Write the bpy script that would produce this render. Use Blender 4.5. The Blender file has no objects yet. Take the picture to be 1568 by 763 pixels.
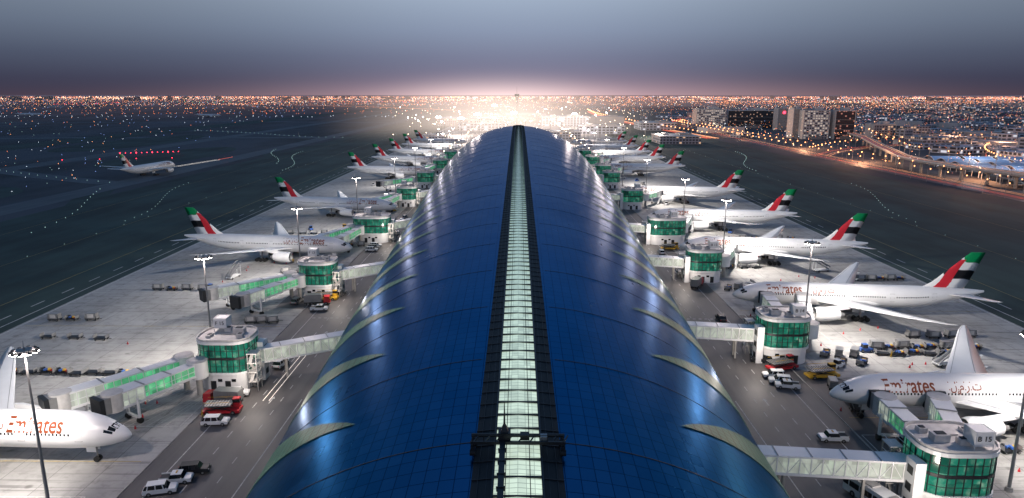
import bpy, math, random
from mathutils import Vector, Matrix
random.seed(7)
R = math.radians
scene = bpy.context.scene
COL = scene.collection

# ------------------------------------------------------------------ materials
def newmat(name):
    m = bpy.data.materials.new(name); m.use_nodes = True
    nt = m.node_tree
    return m, nt, nt.nodes['Principled BSDF']
def N(nt, t, **kw):
    n = nt.nodes.new(t)
    for k, v in kw.items(): setattr(n, k, v)
    return n
def mth(nt, op, a, b=None, c=None, clamp=False):
    n = nt.nodes.new('ShaderNodeMath'); n.operation = op; n.use_clamp = clamp
    for i, s in enumerate((a, b, c)):
        if s is None: continue
        if isinstance(s, (int, float)): n.inputs[i].default_value = s
        else: nt.links.new(s, n.inputs[i])
    return n.outputs[0]
def mixc(nt, f, a, b, mode='MIX'):
    n = nt.nodes.new('ShaderNodeMix'); n.data_type = 'RGBA'; n.blend_type = mode
    for idx, s in ((0, f), (6, a), (7, b)):
        if isinstance(s, (int, float)): n.inputs[idx].default_value = s
        elif isinstance(s, tuple): n.inputs[idx].default_value = (*s[:3], 1)
        else: nt.links.new(s, n.inputs[idx])
    return n.outputs[2]
def noise(nt, vec, scale, detail=4, rough=.6):
    n = N(nt, 'ShaderNodeTexNoise'); n.inputs['Scale'].default_value = scale
    n.inputs['Detail'].default_value = detail; n.inputs['Roughness'].default_value = rough
    if vec is not None: nt.links.new(vec, n.inputs['Vector'])
    return n.outputs['Fac']
def ramp(nt, f, stops, interp='LINEAR'):
    n = N(nt, 'ShaderNodeValToRGB'); cr = n.color_ramp; cr.interpolation = interp
    while len(cr.elements) < len(stops): cr.elements.new(0.5)
    for e, (p, c) in zip(cr.elements, stops):
        e.position = p; e.color = (c, c, c, 1) if isinstance(c, (int, float)) else (*c[:3], 1)
    nt.links.new(f, n.inputs[0]); return n.outputs[0]
def pos(nt):
    return N(nt, 'ShaderNodeNewGeometry').outputs['Position']
def objc(nt):
    return N(nt, 'ShaderNodeTexCoord').outputs['Object']
def sep(nt, v):
    s = N(nt, 'ShaderNodeSeparateXYZ'); nt.links.new(v, s.inputs[0]); return s.outputs
def paint(name, col, rough=.5, metal=0, var=.15, nscale=.8):
    m, nt, b = newmat(name)
    f = noise(nt, objc(nt), nscale, 5)
    c = mixc(nt, ramp(nt, f, [(.35, 0.), (.7, 1.)]), tuple(x*(1-var) for x in col), col)
    nt.links.new(c, b.inputs['Base Color'])
    b.inputs['Roughness'].default_value = rough; b.inputs['Metallic'].default_value = metal
    return m
def emis(name, col, s):
    m, nt, b = newmat(name)
    b.inputs['Base Color'].default_value = (*col, 1)
    b.inputs['Emission Color'].default_value = (*col, 1)
    b.inputs['Emission Strength'].default_value = s
    m.cycles.emission_sampling = 'NONE'
    return m
def linemask(nt, coord, period, width):
    f = mth(nt, 'FRACT', mth(nt, 'DIVIDE', coord, period))
    d = mth(nt, 'ABSOLUTE', mth(nt, 'SUBTRACT', f, .5))
    return mth(nt, 'GREATER_THAN', d, .5-width/period/2)

def glow_glass(name, base, em, strength, cell=1.4, var=.7):
    m, nt, b = newmat(name)
    p = sep(nt, objc(nt))
    cx = mth(nt, 'FLOOR', mth(nt, 'DIVIDE', mth(nt, 'ADD', p[0], mth(nt, 'MULTIPLY', p[1], 1.3)), cell))
    cz = mth(nt, 'FLOOR', mth(nt, 'DIVIDE', p[2], 1.7))
    cb = N(nt, 'ShaderNodeCombineXYZ'); nt.links.new(cx, cb.inputs[0]); nt.links.new(cz, cb.inputs[1])
    w = N(nt, 'ShaderNodeTexWhiteNoise'); nt.links.new(cb.outputs[0], w.inputs['Vector'])
    f2 = noise(nt, objc(nt), .55, 4)
    s = mth(nt, 'ADD', 1-var, mth(nt, 'MULTIPLY', mth(nt, 'MULTIPLY', w.outputs['Value'], f2), var*2.8))
    nt.links.new(mth(nt, 'MULTIPLY', s, strength), b.inputs['Emission Strength'])
    wc = mixc(nt, ramp(nt, f2, [(.5, 0.), (.72, .6)]), em, (.75, .95, .7))
    nt.links.new(wc, b.inputs['Emission Color'])
    b.inputs['Base Color'].default_value = (*base, 1)
    b.inputs['Roughness'].default_value = .12
    m.cycles.emission_sampling = 'NONE'
    return m

M = {}
M['white'] = paint('white_paint', (.78, .78, .78), .35, var=.07, nscale=.3)
M['offwhite'] = paint('offwhite_panel', (.6, .58, .56), .5, var=.25)
M['grey'] = paint('grey_metal', (.3, .3, .3), .45, .4)
M['dark'] = paint('dark_metal', (.022, .024, .028), .5, .3)
M['black'] = paint('rubber', (.012, .012, .012), .7)
M['concrete'] = paint('concrete', (.42, .40, .37), .8, var=.35, nscale=.5)
M['wglass'] = paint('window_glass', (.01, .012, .015), .08, 0, .0)
M['gglass'] = glow_glass('green_lit_glass', (.006, .07, .05), (.03, .46, .29), .25, 1.4, .9)
M['cglass'] = glow_glass('corridor_glass', (.3, .32, .29), (.70, .76, .64), .40, 1.5, .55)
M['jglass'] = glow_glass('jetbridge_glass', (.1, .35, .18), (.14, .8, .35), .42, 1.2, .7)
M['gold'] = paint('gold_lettering', (.26, .055, .015), .5, .0)
M['red'] = paint('red_paint', (.55, .02, .03), .4)
M['green'] = paint('green_paint', (.0, .25, .08), .4)
M['blue'] = paint('blue_paint', (.04, .12, .4), .4)
M['canopy'] = paint('blue_canopy_fabric', (.24, .36, .56), .6)
M['yellow'] = paint('yellow_paint', (.6, .35, .03), .5)
M['lamp'] = emis('lamp_lit', (1, .76, .52), 9)
M['lampw'] = emis('lamp_white', (1, .93, .84), 60)
M['orange'] = emis('lamp_orange', (1, .36, .13), 6.5)
M['orange2'] = emis('lamp_amber', (1, .24, .09), 4.5)
M['cool'] = emis('lamp_cool', (.8, .88, 1), 4)
M['redl'] = emis('lamp_red', (1, .03, .06), 7)
M['greenl'] = emis('lamp_green', (.15, 1, .5), 3)
M['bluel'] = emis('lamp_blue', (.3, .45, 1), 3)
M['taxil'] = emis('taxi_light', (.6, .95, .85), 1.2)
M['trail'] = emis('light_trail', (1, .40, .17), 2.4)
M['trailr'] = emis('light_trail_red', (1, .14, .05), 1.5)
M['streak'] = emis('headlight_streak', (1, .9, .8), .7)
M['streakw'] = emis('landing_light_streak', (1, .93, .85), .9)
M['line'] = paint('marking_white', (.65, .64, .62), .7, var=.45, nscale=1.5)
M['liney'] = paint('marking_yellow', (.5, .38, .12), .7, var=.35, nscale=1.5)

def mat_ground():
    m, nt, b = newmat('desert_ground')
    P = pos(nt)
    mp = N(nt, 'ShaderNodeMapping'); mp.inputs['Scale'].default_value = (1, .35, 1); nt.links.new(P, mp.inputs['Vector'])
    f1 = noise(nt, mp.outputs[0], .006, 6, .6); f2 = noise(nt, P, .03, 5, .6)
    c = mixc(nt, ramp(nt, f1, [(.42, 0.), (.58, 1.)]), (.010, .020, .028), (.060, .072, .090))
    c = mixc(nt, mth(nt, 'MULTIPLY', ramp(nt, f2, [(.4, 0.), (.7, 1.)]), .35), c, (.095, .09, .095))
    nt.links.new(c, b.inputs['Base Color']); b.inputs['Roughness'].default_value = .9
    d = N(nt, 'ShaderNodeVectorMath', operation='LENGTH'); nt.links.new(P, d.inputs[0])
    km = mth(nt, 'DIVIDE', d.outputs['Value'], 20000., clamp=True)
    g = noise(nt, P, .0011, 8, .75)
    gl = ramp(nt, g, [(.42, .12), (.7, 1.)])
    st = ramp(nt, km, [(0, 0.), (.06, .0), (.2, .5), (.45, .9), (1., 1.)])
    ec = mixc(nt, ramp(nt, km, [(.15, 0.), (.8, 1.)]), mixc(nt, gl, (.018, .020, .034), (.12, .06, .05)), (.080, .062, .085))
    nt.links.new(ec, b.inputs['Emission Color']); nt.links.new(st, b.inputs['Emission Strength'])  # emission rising with distance paints horizon haze and city glow into the ground
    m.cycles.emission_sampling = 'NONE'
    return m
def mat_apron():
    m, nt, b = newmat('apron_concrete')
    P = pos(nt); p = sep(nt, P)
    f1 = noise(nt, P, .03, 7, .65); f2 = noise(nt, P, .35, 6, .7)
    c = mixc(nt, ramp(nt, f1, [(.35, 0.), (.65, 1.)]), (.26, .255, .245), (.45, .44, .425))
    st = ramp(nt, f2, [(.52, 0.), (.7, 1.)])
    c = mixc(nt, mth(nt, 'MULTIPLY', st, .55), c, (.12, .115, .11))
    sx = mth(nt, 'FLOOR', mth(nt, 'DIVIDE', p[0], 7.5)); sy = mth(nt, 'FLOOR', mth(nt, 'DIVIDE', p[1], 7.5))
    cb = N(nt, 'ShaderNodeCombineXYZ'); nt.links.new(sx, cb.inputs[0]); nt.links.new(sy, cb.inputs[1])
    w = N(nt, 'ShaderNodeTexWhiteNoise'); nt.links.new(cb.outputs[0], w.inputs['Vector'])
    c = mixc(nt, mth(nt, 'MULTIPLY', w.outputs['Value'], .22), c, (.18, .175, .17))
    mp = N(nt, 'ShaderNodeMapping'); mp.inputs['Scale'].default_value = (.03, .8, 1); nt.links.new(P, mp.inputs['Vector'])
    f4 = noise(nt, mp.outputs[0], 1., 5, .7)
    c = mixc(nt, mth(nt, 'MULTIPLY', ramp(nt, f4, [(.54, 0.), (.68, 1.)]), .65), c, (.085, .08, .078))
    mp2 = N(nt, 'ShaderNodeMapping'); mp2.inputs['Scale'].default_value = (.25, .035, 1); mp2.inputs['Rotation'].default_value = (0, 0, .25); nt.links.new(P, mp2.inputs['Vector'])
    f5 = noise(nt, mp2.outputs[0], 1., 6, .7)
    c = mixc(nt, mth(nt, 'MULTIPLY', ramp(nt, f5, [(.56, 0.), (.66, 1.)]), .4), c, (.13, .125, .12))
    j = mth(nt, 'MAXIMUM', linemask(nt, p[0], 7.5, .16), linemask(nt, p[1], 7.5, .16))
    c = mixc(nt, mth(nt, 'MULTIPLY', j, .55), c, (.08, .08, .08))
    v = N(nt, 'ShaderNodeTexVoronoi'); v.inputs['Scale'].default_value = .16; nt.links.new(P, v.inputs['Vector'])
    sp = ramp(nt, mth(nt, 'ADD', v.outputs['Distance'], mth(nt, 'MULTIPLY', f2, .15)), [(.12, 1.), (.19, 0.)])
    c = mixc(nt, mth(nt, 'MULTIPLY', sp, .6), c, (.06, .055, .05))
    nt.links.new(c, b.inputs['Base Color'])
    nt.links.new(ramp(nt, f2, [(.3, .45), (.7, .8)]), b.inputs['Roughness'])
    return m
def mat_asphalt(name, c1, c2, rough=.75, sc=(.5, .03, 1)):
    m, nt, b = newmat(name)
    P = pos(nt)
    mp = N(nt, 'ShaderNodeMapping'); mp.inputs['Scale'].default_value = sc; nt.links.new(P, mp.inputs['Vector'])
    f1 = noise(nt, mp.outputs[0], .6, 5, .65); f2 = noise(nt, P, .02, 5, .6)
    f = mth(nt, 'ADD', mth(nt, 'MULTIPLY', f1, .5), mth(nt, 'MULTIPLY', f2, .5))
    c = mixc(nt, ramp(nt, f, [(.4, 0.), (.6, 1.)]), c1, c2)
    nt.links.new(c, b.inputs['Base Color']); b.inputs['Roughness'].default_value = rough
    return m
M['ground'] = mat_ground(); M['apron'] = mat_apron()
M['road'] = mat_asphalt('road_asphalt', (.065, .06, .06), (.13, .12, .117), .6)
M['taxi'] = mat_asphalt('taxiway_asphalt', (.009, .024, .022), (.034, .070, .060), .85, (.12, .012, 1))
M['taxi2'] = mat_asphalt('runway_asphalt', (.07, .085, .095), (.12, .135, .145), .8)
M['cityground'] = mat_asphalt('city_ground', (.05, .05, .055), (.14, .13, .125), .8)

def mat_roof():
    m, nt, b = newmat('blue_roof_panels')
    uv = N(nt, 'ShaderNodeUVMap'); s = sep(nt, uv.outputs[0])
    P = pos(nt)
    j = mth(nt, 'MAXIMUM', linemask(nt, s[0], 1.5, .08), linemask(nt, s[1], 2.0, .09))
    cx = mth(nt, 'FLOOR', mth(nt, 'DIVIDE', s[0], 1.5)); cy = mth(nt, 'FLOOR', mth(nt, 'DIVIDE', s[1], 2.0))
    cb = N(nt, 'ShaderNodeCombineXYZ'); nt.links.new(cx, cb.inputs[0]); nt.links.new(cy, cb.inputs[1])
    w = N(nt, 'ShaderNodeTexWhiteNoise'); nt.links.new(cb.outputs[0], w.inputs['Vector'])
    f1 = noise(nt, P, .05, 5, .6)
    c = mixc(nt, w.outputs['Value'], (.024, .108, .235), (.033, .135, .285))
    c = mixc(nt, ramp(nt, f1, [(.35, .0), (.7, .5)]), c, (.017, .080, .18))
    c = mixc(nt, mth(nt, 'MULTIPLY', j, .75), c, (.003, .012, .03))
    nt.links.new(c, b.inputs['Base Color'])
    b.inputs['Metallic'].default_value = 1.0
    b.inputs['Specular Tint'].default_value = (.40, .50, .70, 1)
    r = mth(nt, 'ADD', .23, mth(nt, 'MULTIPLY', w.outputs['Value'], .05))
    nt.links.new(mth(nt, 'ADD', r, mth(nt, 'MULTIPLY', f1, .10)), b.inputs['Roughness'])
    bp = N(nt, 'ShaderNodeBump'); bp.inputs['Strength'].default_value = .15; bp.inputs['Distance'].default_value = .03
    nt.links.new(mth(nt, 'SUBTRACT', 1., j), bp.inputs['Height'])
    nt.links.new(bp.outputs[0], b.inputs['Normal'])
    return m
M['roof'] = mat_roof()
def mat_sliver():
    m, nt, b = newmat('flank_skylight_glass')
    uv = N(nt, 'ShaderNodeUVMap'); s = sep(nt, uv.outputs[0])
    j = mth(nt, 'MAXIMUM', linemask(nt, s[0], 1.5, .2), linemask(nt, s[1], 1.0, .14))
    c = mixc(nt, j, (.022, .075, .062), (.006, .02, .02))
    nt.links.new(c, b.inputs['Base Color'])
    b.inputs['Emission Color'].default_value = (.13, .33, .24, 1)
    f = noise(nt, pos(nt), .12, 4)
    nt.links.new(mth(nt, 'MULTIPLY', mth(nt, 'SUBTRACT', 1., mth(nt, 'MULTIPLY', j, .85)), mth(nt, 'MULTIPLY', f, .42)), b.inputs['Emission Strength'])
    b.inputs['Roughness'].default_value = .4
    b.inputs['Specular IOR Level'].default_value = .12
    m.cycles.emission_sampling = 'NONE'
    return m
M['sliver'] = mat_sliver()
def mat_skylight():
    m, nt, b = newmat('ridge_skylight_glass')
    P = pos(nt); p = sep(nt, P)
    cy = mth(nt, 'FLOOR', mth(nt, 'DIVIDE', p[1], 1.4)); cx = mth(nt, 'FLOOR', mth(nt, 'DIVIDE', p[0], .7))
    cb = N(nt, 'ShaderNodeCombineXYZ'); nt.links.new(cx, cb.inputs[0]); nt.links.new(cy, cb.inputs[1])
    w = N(nt, 'ShaderNodeTexWhiteNoise'); nt.links.new(cb.outputs[0], w.inputs['Vector'])
    f = noise(nt, P, .25, 4)
    s = mth(nt, 'ADD', .35, mth(nt, 'ADD', mth(nt, 'MULTIPLY', w.outputs['Value'], .22), mth(nt, 'MULTIPLY', f, .45)))
    bar = mth(nt, 'MAXIMUM', linemask(nt, p[1], .7, .10), linemask(nt, p[0], .7, .05))
    s = mth(nt, 'MULTIPLY', s, mth(nt, 'SUBTRACT', 1., mth(nt, 'MULTIPLY', bar, .5)))
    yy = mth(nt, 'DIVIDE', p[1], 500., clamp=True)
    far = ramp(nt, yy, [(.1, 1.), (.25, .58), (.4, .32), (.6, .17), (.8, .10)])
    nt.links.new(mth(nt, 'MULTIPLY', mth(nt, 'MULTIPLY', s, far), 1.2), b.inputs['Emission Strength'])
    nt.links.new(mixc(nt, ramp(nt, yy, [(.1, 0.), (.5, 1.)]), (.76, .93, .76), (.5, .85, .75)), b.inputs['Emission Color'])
    b.inputs['Base Color'].default_value = (.08, .12, .12, 1)
    b.inputs['Roughness'].default_value = .15
    m.cycles.emission_sampling = 'NONE'
    return m
M['skylight'] = mat_skylight()
def mat_tail():
    m, nt, b = newmat('tail_flag_paint')
    uv = N(nt, 'ShaderNodeUVMap'); s = sep(nt, uv.outputs[0])
    u, v = s[0], s[1]
    wv = mth(nt, 'MULTIPLY', mth(nt, 'SINE', mth(nt, 'MULTIPLY', u, 5.)), .05)
    q = mth(nt, 'ADD', mth(nt, 'ADD', v, wv), mth(nt, 'MULTIPLY', u, .22))
    band = ramp(nt, q, [(0, (.8, .8, .79)), (.42, (.012, .012, .014)), (.66, (.8, .8, .79)), (.86, (.0, .26, .08))], 'CONSTANT')
    edge = mth(nt, 'SUBTRACT', .60, mth(nt, 'MULTIPLY', v, .45))
    redm = mth(nt, 'MULTIPLY', mth(nt, 'LESS_THAN', u, edge), mth(nt, 'GREATER_THAN', u, mth(nt, 'SUBTRACT', .28, mth(nt, 'MULTIPLY', v, .5))))
    redm = mth(nt, 'MULTIPLY', redm, mth(nt, 'LESS_THAN', v, .80))
    c = mixc(nt, redm, band, (.58, .02, .035))
    c = mixc(nt, mth(nt, 'GREATER_THAN', v, .03), (.8, .8, .79), c)
    nt.links.new(c, b.inputs['Base Color']); b.inputs['Roughness'].default_value = .35
    return m
M['tail'] = mat_tail()
def mat_city(name, wall, lit, thr, cellx=4., cellz=3.4, est=1.6):
    m, nt, b = newmat(name)
    p = sep(nt, pos(nt))
    nrm = sep(nt, N(nt, 'ShaderNodeNewGeometry').outputs['Normal'])
    side = mth(nt, 'LESS_THAN', mth(nt, 'ABSOLUTE', nrm[2]), .5)
    h = mth(nt, 'ADD', p[0], p[1])
    fx = mth(nt, 'DIVIDE', h, cellx); fz = mth(nt, 'DIVIDE', p[2], cellz)
    cb = N(nt, 'ShaderNodeCombineXYZ')
    nt.links.new(mth(nt, 'FLOOR', fx), cb.inputs[0]); nt.links.new(mth(nt, 'FLOOR', fz), cb.inputs[1])
    w = N(nt, 'ShaderNodeTexWhiteNoise'); nt.links.new(cb.outputs[0], w.inputs['Vector'])
    wx = mth(nt, 'LESS_THAN', mth(nt, 'ABSOLUTE', mth(nt, 'SUBTRACT', mth(nt, 'FRACT', fx), .5)), .34)
    wz = mth(nt, 'LESS_THAN', mth(nt, 'ABSOLUTE', mth(nt, 'SUBTRACT', mth(nt, 'FRACT', fz), .5)), .28)
    win = mth(nt, 'MULTIPLY', mth(nt, 'MULTIPLY', wx, wz), side)
    on = mth(nt, 'MULTIPLY', win, mth(nt, 'GREATER_THAN', w.outputs['Value'], thr))
    f = noise(nt, pos(nt), .02, 4)
    wc = mixc(nt, f, tuple(x*.6 for x in wall), wall)
    nt.links.new(mixc(nt, win, wc, (.03, .035, .045)), b.inputs['Base Color'])
    b.inputs['Emission Color'].default_value = (*lit, 1)
    nt.links.new(mth(nt, 'MULTIPLY', on, mth(nt, 'MULTIPLY', w.outputs['Value'], est)), b.inputs['Emission Strength'])
    b.inputs['Roughness'].default_value = .6
    m.cycles.emission_sampling = 'NONE'
    return m
M['citya'] = mat_city('city_wall', (.34, .36, .42), (1, .6, .35), .85, 4, 3.4, .8)
M['cityb'] = mat_city('city_wall_pale', (.52, .56, .64), (.9, .9, 1.), .85, 6, 4, .8)
M['hotelw'] = mat_city('hotel_wall', (.6, .58, .58), (1, .82, .7), .5, 3.6, 3.3, .6)
M['hotelg'] = mat_city('office_glass', (.03, .028, .034), (1, .6, .45), .86, 3.0, 3.3, .4)
M['hotelr'] = mat_city('dark_tower_wall', (.07, .035, .038), (1, .4, .3), .75, 3.0, 3.3, .5)

# ------------------------------------------------------------------ mesh builder
class MB:
    def __init__(s): s.v = []; s.f = []; s.m = []; s.mats = []; s.sm = []
    def mi(s, k):
        if k not in s.mats: s.mats.append(k)
        return s.mats.index(k)
    def add(s, vs, fs, k, smooth=False):
        o = len(s.v); s.v += [tuple(v) for v in vs]; i = s.mi(k)
        for f in fs: s.f.append(tuple(o+a for a in f)); s.m.append(i); s.sm.append(smooth)
    def box(s, cx, cy, cz, sx, sy, sz, k, rot=0):
        s.frus(cx, cy, cz-sz/2, cz+sz/2, sx, sy, sx, sy, k, rot)
    def frus(s, cx, cy, z0, z1, ax, ay, bx, by, k, rot=0, ox=0):
        c, n = math.cos(rot), math.sin(rot); vs = []
        for z, wx, wy, o in ((z0, ax, ay, 0), (z1, bx, by, ox)):
            for dx, dy in ((-.5, -.5), (.5, -.5), (.5, .5), (-.5, .5)):
                x, y = dx*wx+o, dy*wy; vs.append((cx+x*c-y*n, cy+x*n+y*c, z))
        s.add(vs, [(0, 3, 2, 1), (4, 5, 6, 7), (0, 1, 5, 4), (1, 2, 6, 5), (2, 3, 7, 6), (3, 0, 4, 7)], k)
    def beam(s, p1, p2, w, h, k):
        p1, p2 = Vector(p1), Vector(p2); d = (p2-p1).normalized()
        up = Vector((0, 0, 1)) if abs(d.z) < .99 else Vector((0, 1, 0))
        sd = d.cross(up).normalized(); up = sd.cross(d)
        vs = []
        for p in (p1, p2):
            for a, b_ in ((-1, -1), (1, -1), (1, 1), (-1, 1)): vs.append(p+sd*a*w/2+up*b_*h/2)
        s.add(vs, [(0, 1, 2, 3), (7, 6, 5, 4), (0, 4, 5, 1), (1, 5, 6, 2), (2, 6, 7, 3), (3, 7, 4, 0)], k)
    def tube(s, p1, p2, r1, r2, n, k, smooth=True):
        p1, p2 = Vector(p1), Vector(p2); d = (p2-p1).normalized()
        up = Vector((0, 0, 1)) if abs(d.z) < .9 else Vector((1, 0, 0))
        a = d.cross(up).normalized(); b_ = a.cross(d)
        vs = []
        for p, r in ((p1, r1), (p2, r2)):
            for i in range(n):
                t = 2*math.pi*i/n; vs.append(p+a*math.cos(t)*r+b_*math.sin(t)*r)
        s.add(vs, [(i, (i+1) % n, n+(i+1) % n, n+i) for i in range(n)], k, smooth)
        s.add(vs, [tuple(range(n))[::-1], tuple(range(n, 2*n))], k)
    def prism(s, poly, z0, z1, k, top=True):
        n = len(poly)
        vs = [(x, y, z0) for x, y in poly]+[(x, y, z1) for x, y in poly]
        fs = [(i, (i+1) % n, n+(i+1) % n, n+i) for i in range(n)]
        if top: fs += [tuple(range(n, 2*n)), tuple(range(n))[::-1]]
        s.add(vs, fs, k)
    def loft(s, rings, k, smooth=True, caps=True):
        n = len(rings[0]); vs = [p for r in rings for p in r]; fs = []
        for j in range(len(rings)-1):
            for i in range(n): fs.append((j*n+i, j*n+(i+1) % n, (j+1)*n+(i+1) % n, (j+1)*n+i))
        s.add(vs, fs, k, smooth)
        if caps: s.add(vs, [tuple(range(n))[::-1], tuple(range((len(rings)-1)*n, len(rings)*n))], k)
    def octa(s, x, y, z, r, k):
        s.add([(x+r, y, z), (x-r, y, z), (x, y+r, z), (x, y-r, z), (x, y, z+r), (x, y, z-r)],
              [(0, 2, 4), (2, 1, 4), (1, 3, 4), (3, 0, 4), (2, 0, 5), (1, 2, 5), (3, 1, 5), (0, 3, 5)], k)
    def quad(s, x0, y0, x1, y1, z, k): s.add([(x0, y0, z), (x1, y0, z), (x1, y1, z), (x0, y1, z)], [(0, 1, 2, 3)], k)
    def strip(s, p1, p2, w, z, k):
        d = (Vector(p2)-Vector(p1)); n = Vector((-d.y, d.x)).normalized()*w/2
        p1, p2 = Vector(p1), Vector(p2)
        s.add([(*(p1-n), z), (*(p2-n), z), (*(p2+n), z), (*(p1+n), z)], [(0, 1, 2, 3)], k)
    def mesh(s, name):
        me = bpy.data.meshes.new(name); me.from_pydata(s.v, [], s.f)
        for k in s.mats: me.materials.append(M[k])
        me.polygons.foreach_set('material_index', s.m)
        me.polygons.foreach_set('use_smooth', s.sm)
        me.update(); return me
    def obj(s, name, parent=None, loc=(0, 0, 0), rot=0):
        return place(s.mesh(name), name, loc, rot, parent)
def place(me, name, loc=(0, 0, 0), rot=0, parent=None, scale=1):
    o = bpy.data.objects.new(name, me); COL.objects.link(o)
    o.location = loc; o.rotation_euler = (0, 0, rot); o.scale = (scale,)*3
    if parent: o.parent = parent
    return o
def empty(name, loc=(0, 0, 0), rot=0, scale=1):
    o = bpy.data.objects.new(name, None); COL.objects.link(o)
    o.location = loc; o.rotation_euler = (0, 0, rot); o.scale = (scale,)*3
    return o
def fontmesh(txt, size, extr=.02, bold=0.0):
    cu = bpy.data.curves.new('t', 'FONT'); cu.body = txt; cu.size = size; cu.extrude = extr; cu.offset = bold
    o = bpy.data.objects.new('t', cu); COL.objects.link(o)
    bpy.context.view_layer.update()
    me = bpy.data.meshes.new_from_object(o.evaluated_get(bpy.context.evaluated_depsgraph_get()))
    bpy.data.objects.remove(o); return me
def lerp(tab, x):
    if x <= tab[0][0]: return tab[0][1]
    for (a, b_), (c, d) in zip(tab, tab[1:]):
        if x <= c:
            t = (x-a)/(c-a); return b_+(d-b_)*t
    return tab[-1][1]
def sm(tab, x, w=14):
    return sum(lerp(tab, x+d*w) for d in (-2, -1, 0, 1, 2))/5

# ------------------------------------------------------------------ ground layers
def grid_sheet(name, x0, y0, x1, y1, z, k, nx=1, ny=1):
    b = MB()
    for i in range(nx):
        for j in range(ny):
            b.quad(x0+(x1-x0)*i/nx, y0+(y1-y0)*j/ny, x0+(x1-x0)*(i+1)/nx, y0+(y1-y0)*(j+1)/ny, z, k)
    return b.obj(name)
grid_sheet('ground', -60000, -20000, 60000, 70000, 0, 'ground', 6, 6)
grid_sheet('taxiway', -250, -200, -133, 2600, .03, 'taxi', 1, 8)
grid_sheet('taxiway', 133, -200, 268, 1500, .03, 'taxi', 1, 8)
grid_sheet('runway', -284, -200, -262, 3800, .035, 'taxi2', 1, 8)
grid_sheet('runway', -620, -200, -560, 3800, .03, 'taxi', 1, 8)
grid_sheet('apron', -133, -150, 133, 1500, .05, 'apron', 1, 8)
grid_sheet('city_ground', 292, 100, 1800, 2600, .04, 'cityground', 2, 2)
for sx in (-1, 1):
    b = MB(); b.quad(min(sx*30, sx*61), -120, max(sx*30, sx*61), 720, .08, 'road'); b.obj('service_road')
    mk = MB()
    for y in range(-60, 700, 6):
        mk.quad(sx*52-.09, y, sx*52+.09, y+2.4, .1, 'line')
        mk.quad(sx*47.5-.08, y+3, sx*47.5+.08, y+5, .1, 'line')
    mk.quad(sx*57-.1, -100, sx*57+.1, 700, .1, 'line')
    mk.quad(sx*43.5-.1, -100, sx*43.5+.1, 130, .1, 'line')
    for yy in (88.5, 128, 168):
        x = sx*49.5
        mk.quad(x-.12, yy, x+.12, yy+2.2, .1, 'line')
        mk.add([(x-.5, yy+2.2, .1), (x+.5, yy+2.2, .1), (x, yy+3.4, .1)], [(0, 1, 2)], 'line')
    for yy in (182, 262, 340):
        for i in range(8): mk.quad(min(sx*(44.5+i*1.6), sx*(45.3+i*1.6)), yy, max(sx*(44.5+i*1.6), sx*(45.3+i*1.6)), yy+.5, .1, 'line')
    mk.obj('road_markings')
    kb = MB(); kb.box(sx*61.1, 300, .1, .25, 840, .24, 'concrete'); kb.obj('kerb')
    am = MB()
    for x, w in ((132.2, .5), (136.5, .35), (150.5, .25), (185, .2), (226, .2)):
        am.quad(sx*x-w/2, -150, sx*x+w/2, 1400, .06, 'line' if x < 140 else 'liney')
    for y in range(-60, 1000, 14): am.quad(sx*141-.2, y, sx*141+.2, y+6, .06, 'line')
    am.obj('apron_markings')

def poly_sheet(name, pts, z, k):
    b = MB(); b.add([(x, y, z) for x, y in pts], [tuple(range(len(pts)))], k); return b.obj(name)
def band(name, pts, w, z, k):
    b = MB(); L = []
    for i, p in enumerate(pts):
        a = Vector(pts[max(i-1, 0)]); c = Vector(pts[min(i+1, len(pts)-1)]); d = (c-a).normalized(); n = Vector((-d.y, d.x))*w/2
        L.append((Vector(p)-n, Vector(p)+n))
    for (a, b0), (c, d) in zip(L, L[1:]):
        b.add([(*a, z), (*c, z), (*d, z), (*b0, z)], [(0, 1, 2, 3)], k)
    return b.obj(name)
def curve(p0, p1, p2, p3, n=24):
    o = []
    for i in range(n+1):
        t = i/n; a = (1-t)**3; b_ = 3*t*(1-t)**2; c = 3*t*t*(1-t); d = t**3
        o.append((a*p0[0]+b_*p1[0]+c*p2[0]+d*p3[0], a*p0[1]+b_*p1[1]+c*p2[1]+d*p3[1]))
    return o
tc = [curve((-215, 300), (-225, 360), (-245, 380), (-272, 450)), curve((-215, 620), (-230, 690), (-260, 700), (-272, 790)),
      curve((-250, 1000), (-350, 1010), (-420, 1160), (-560, 1200)), curve((-284, 480), (-360, 520), (-440, 560), (-560, 680)), curve((-284, 250), (-360, 300), (-440, 360), (-560, 400))]
for i, c in enumerate(tc): band('taxiway', c, 18, .02+.002*i, 'taxi2' if i > 1 else 'taxi')
band('taxiway', [(-420, -100), (-420, 2600)], 24, .015, 'taxi2')
band('taxiway', [(-1000, 900), (-620, 1000), (-250, 1000)], 24, .01, 'taxi2')
band('taxiway', [(-1200, 1500), (-620, 1600), (-250, 1550)], 30, .012, 'taxi2')
for x, y, a, b_ in ((-350, 405, 44, 55), (-345, 700, 40, 120), (-490, 520, 45, 90), (-490, 900, 50, 160)):
    poly_sheet('grass_infield', [(x+a*math.cos(R(t)), y+b_*math.sin(R(t))) for t in range(0, 360, 15)], .032, 'taxi')

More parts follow.
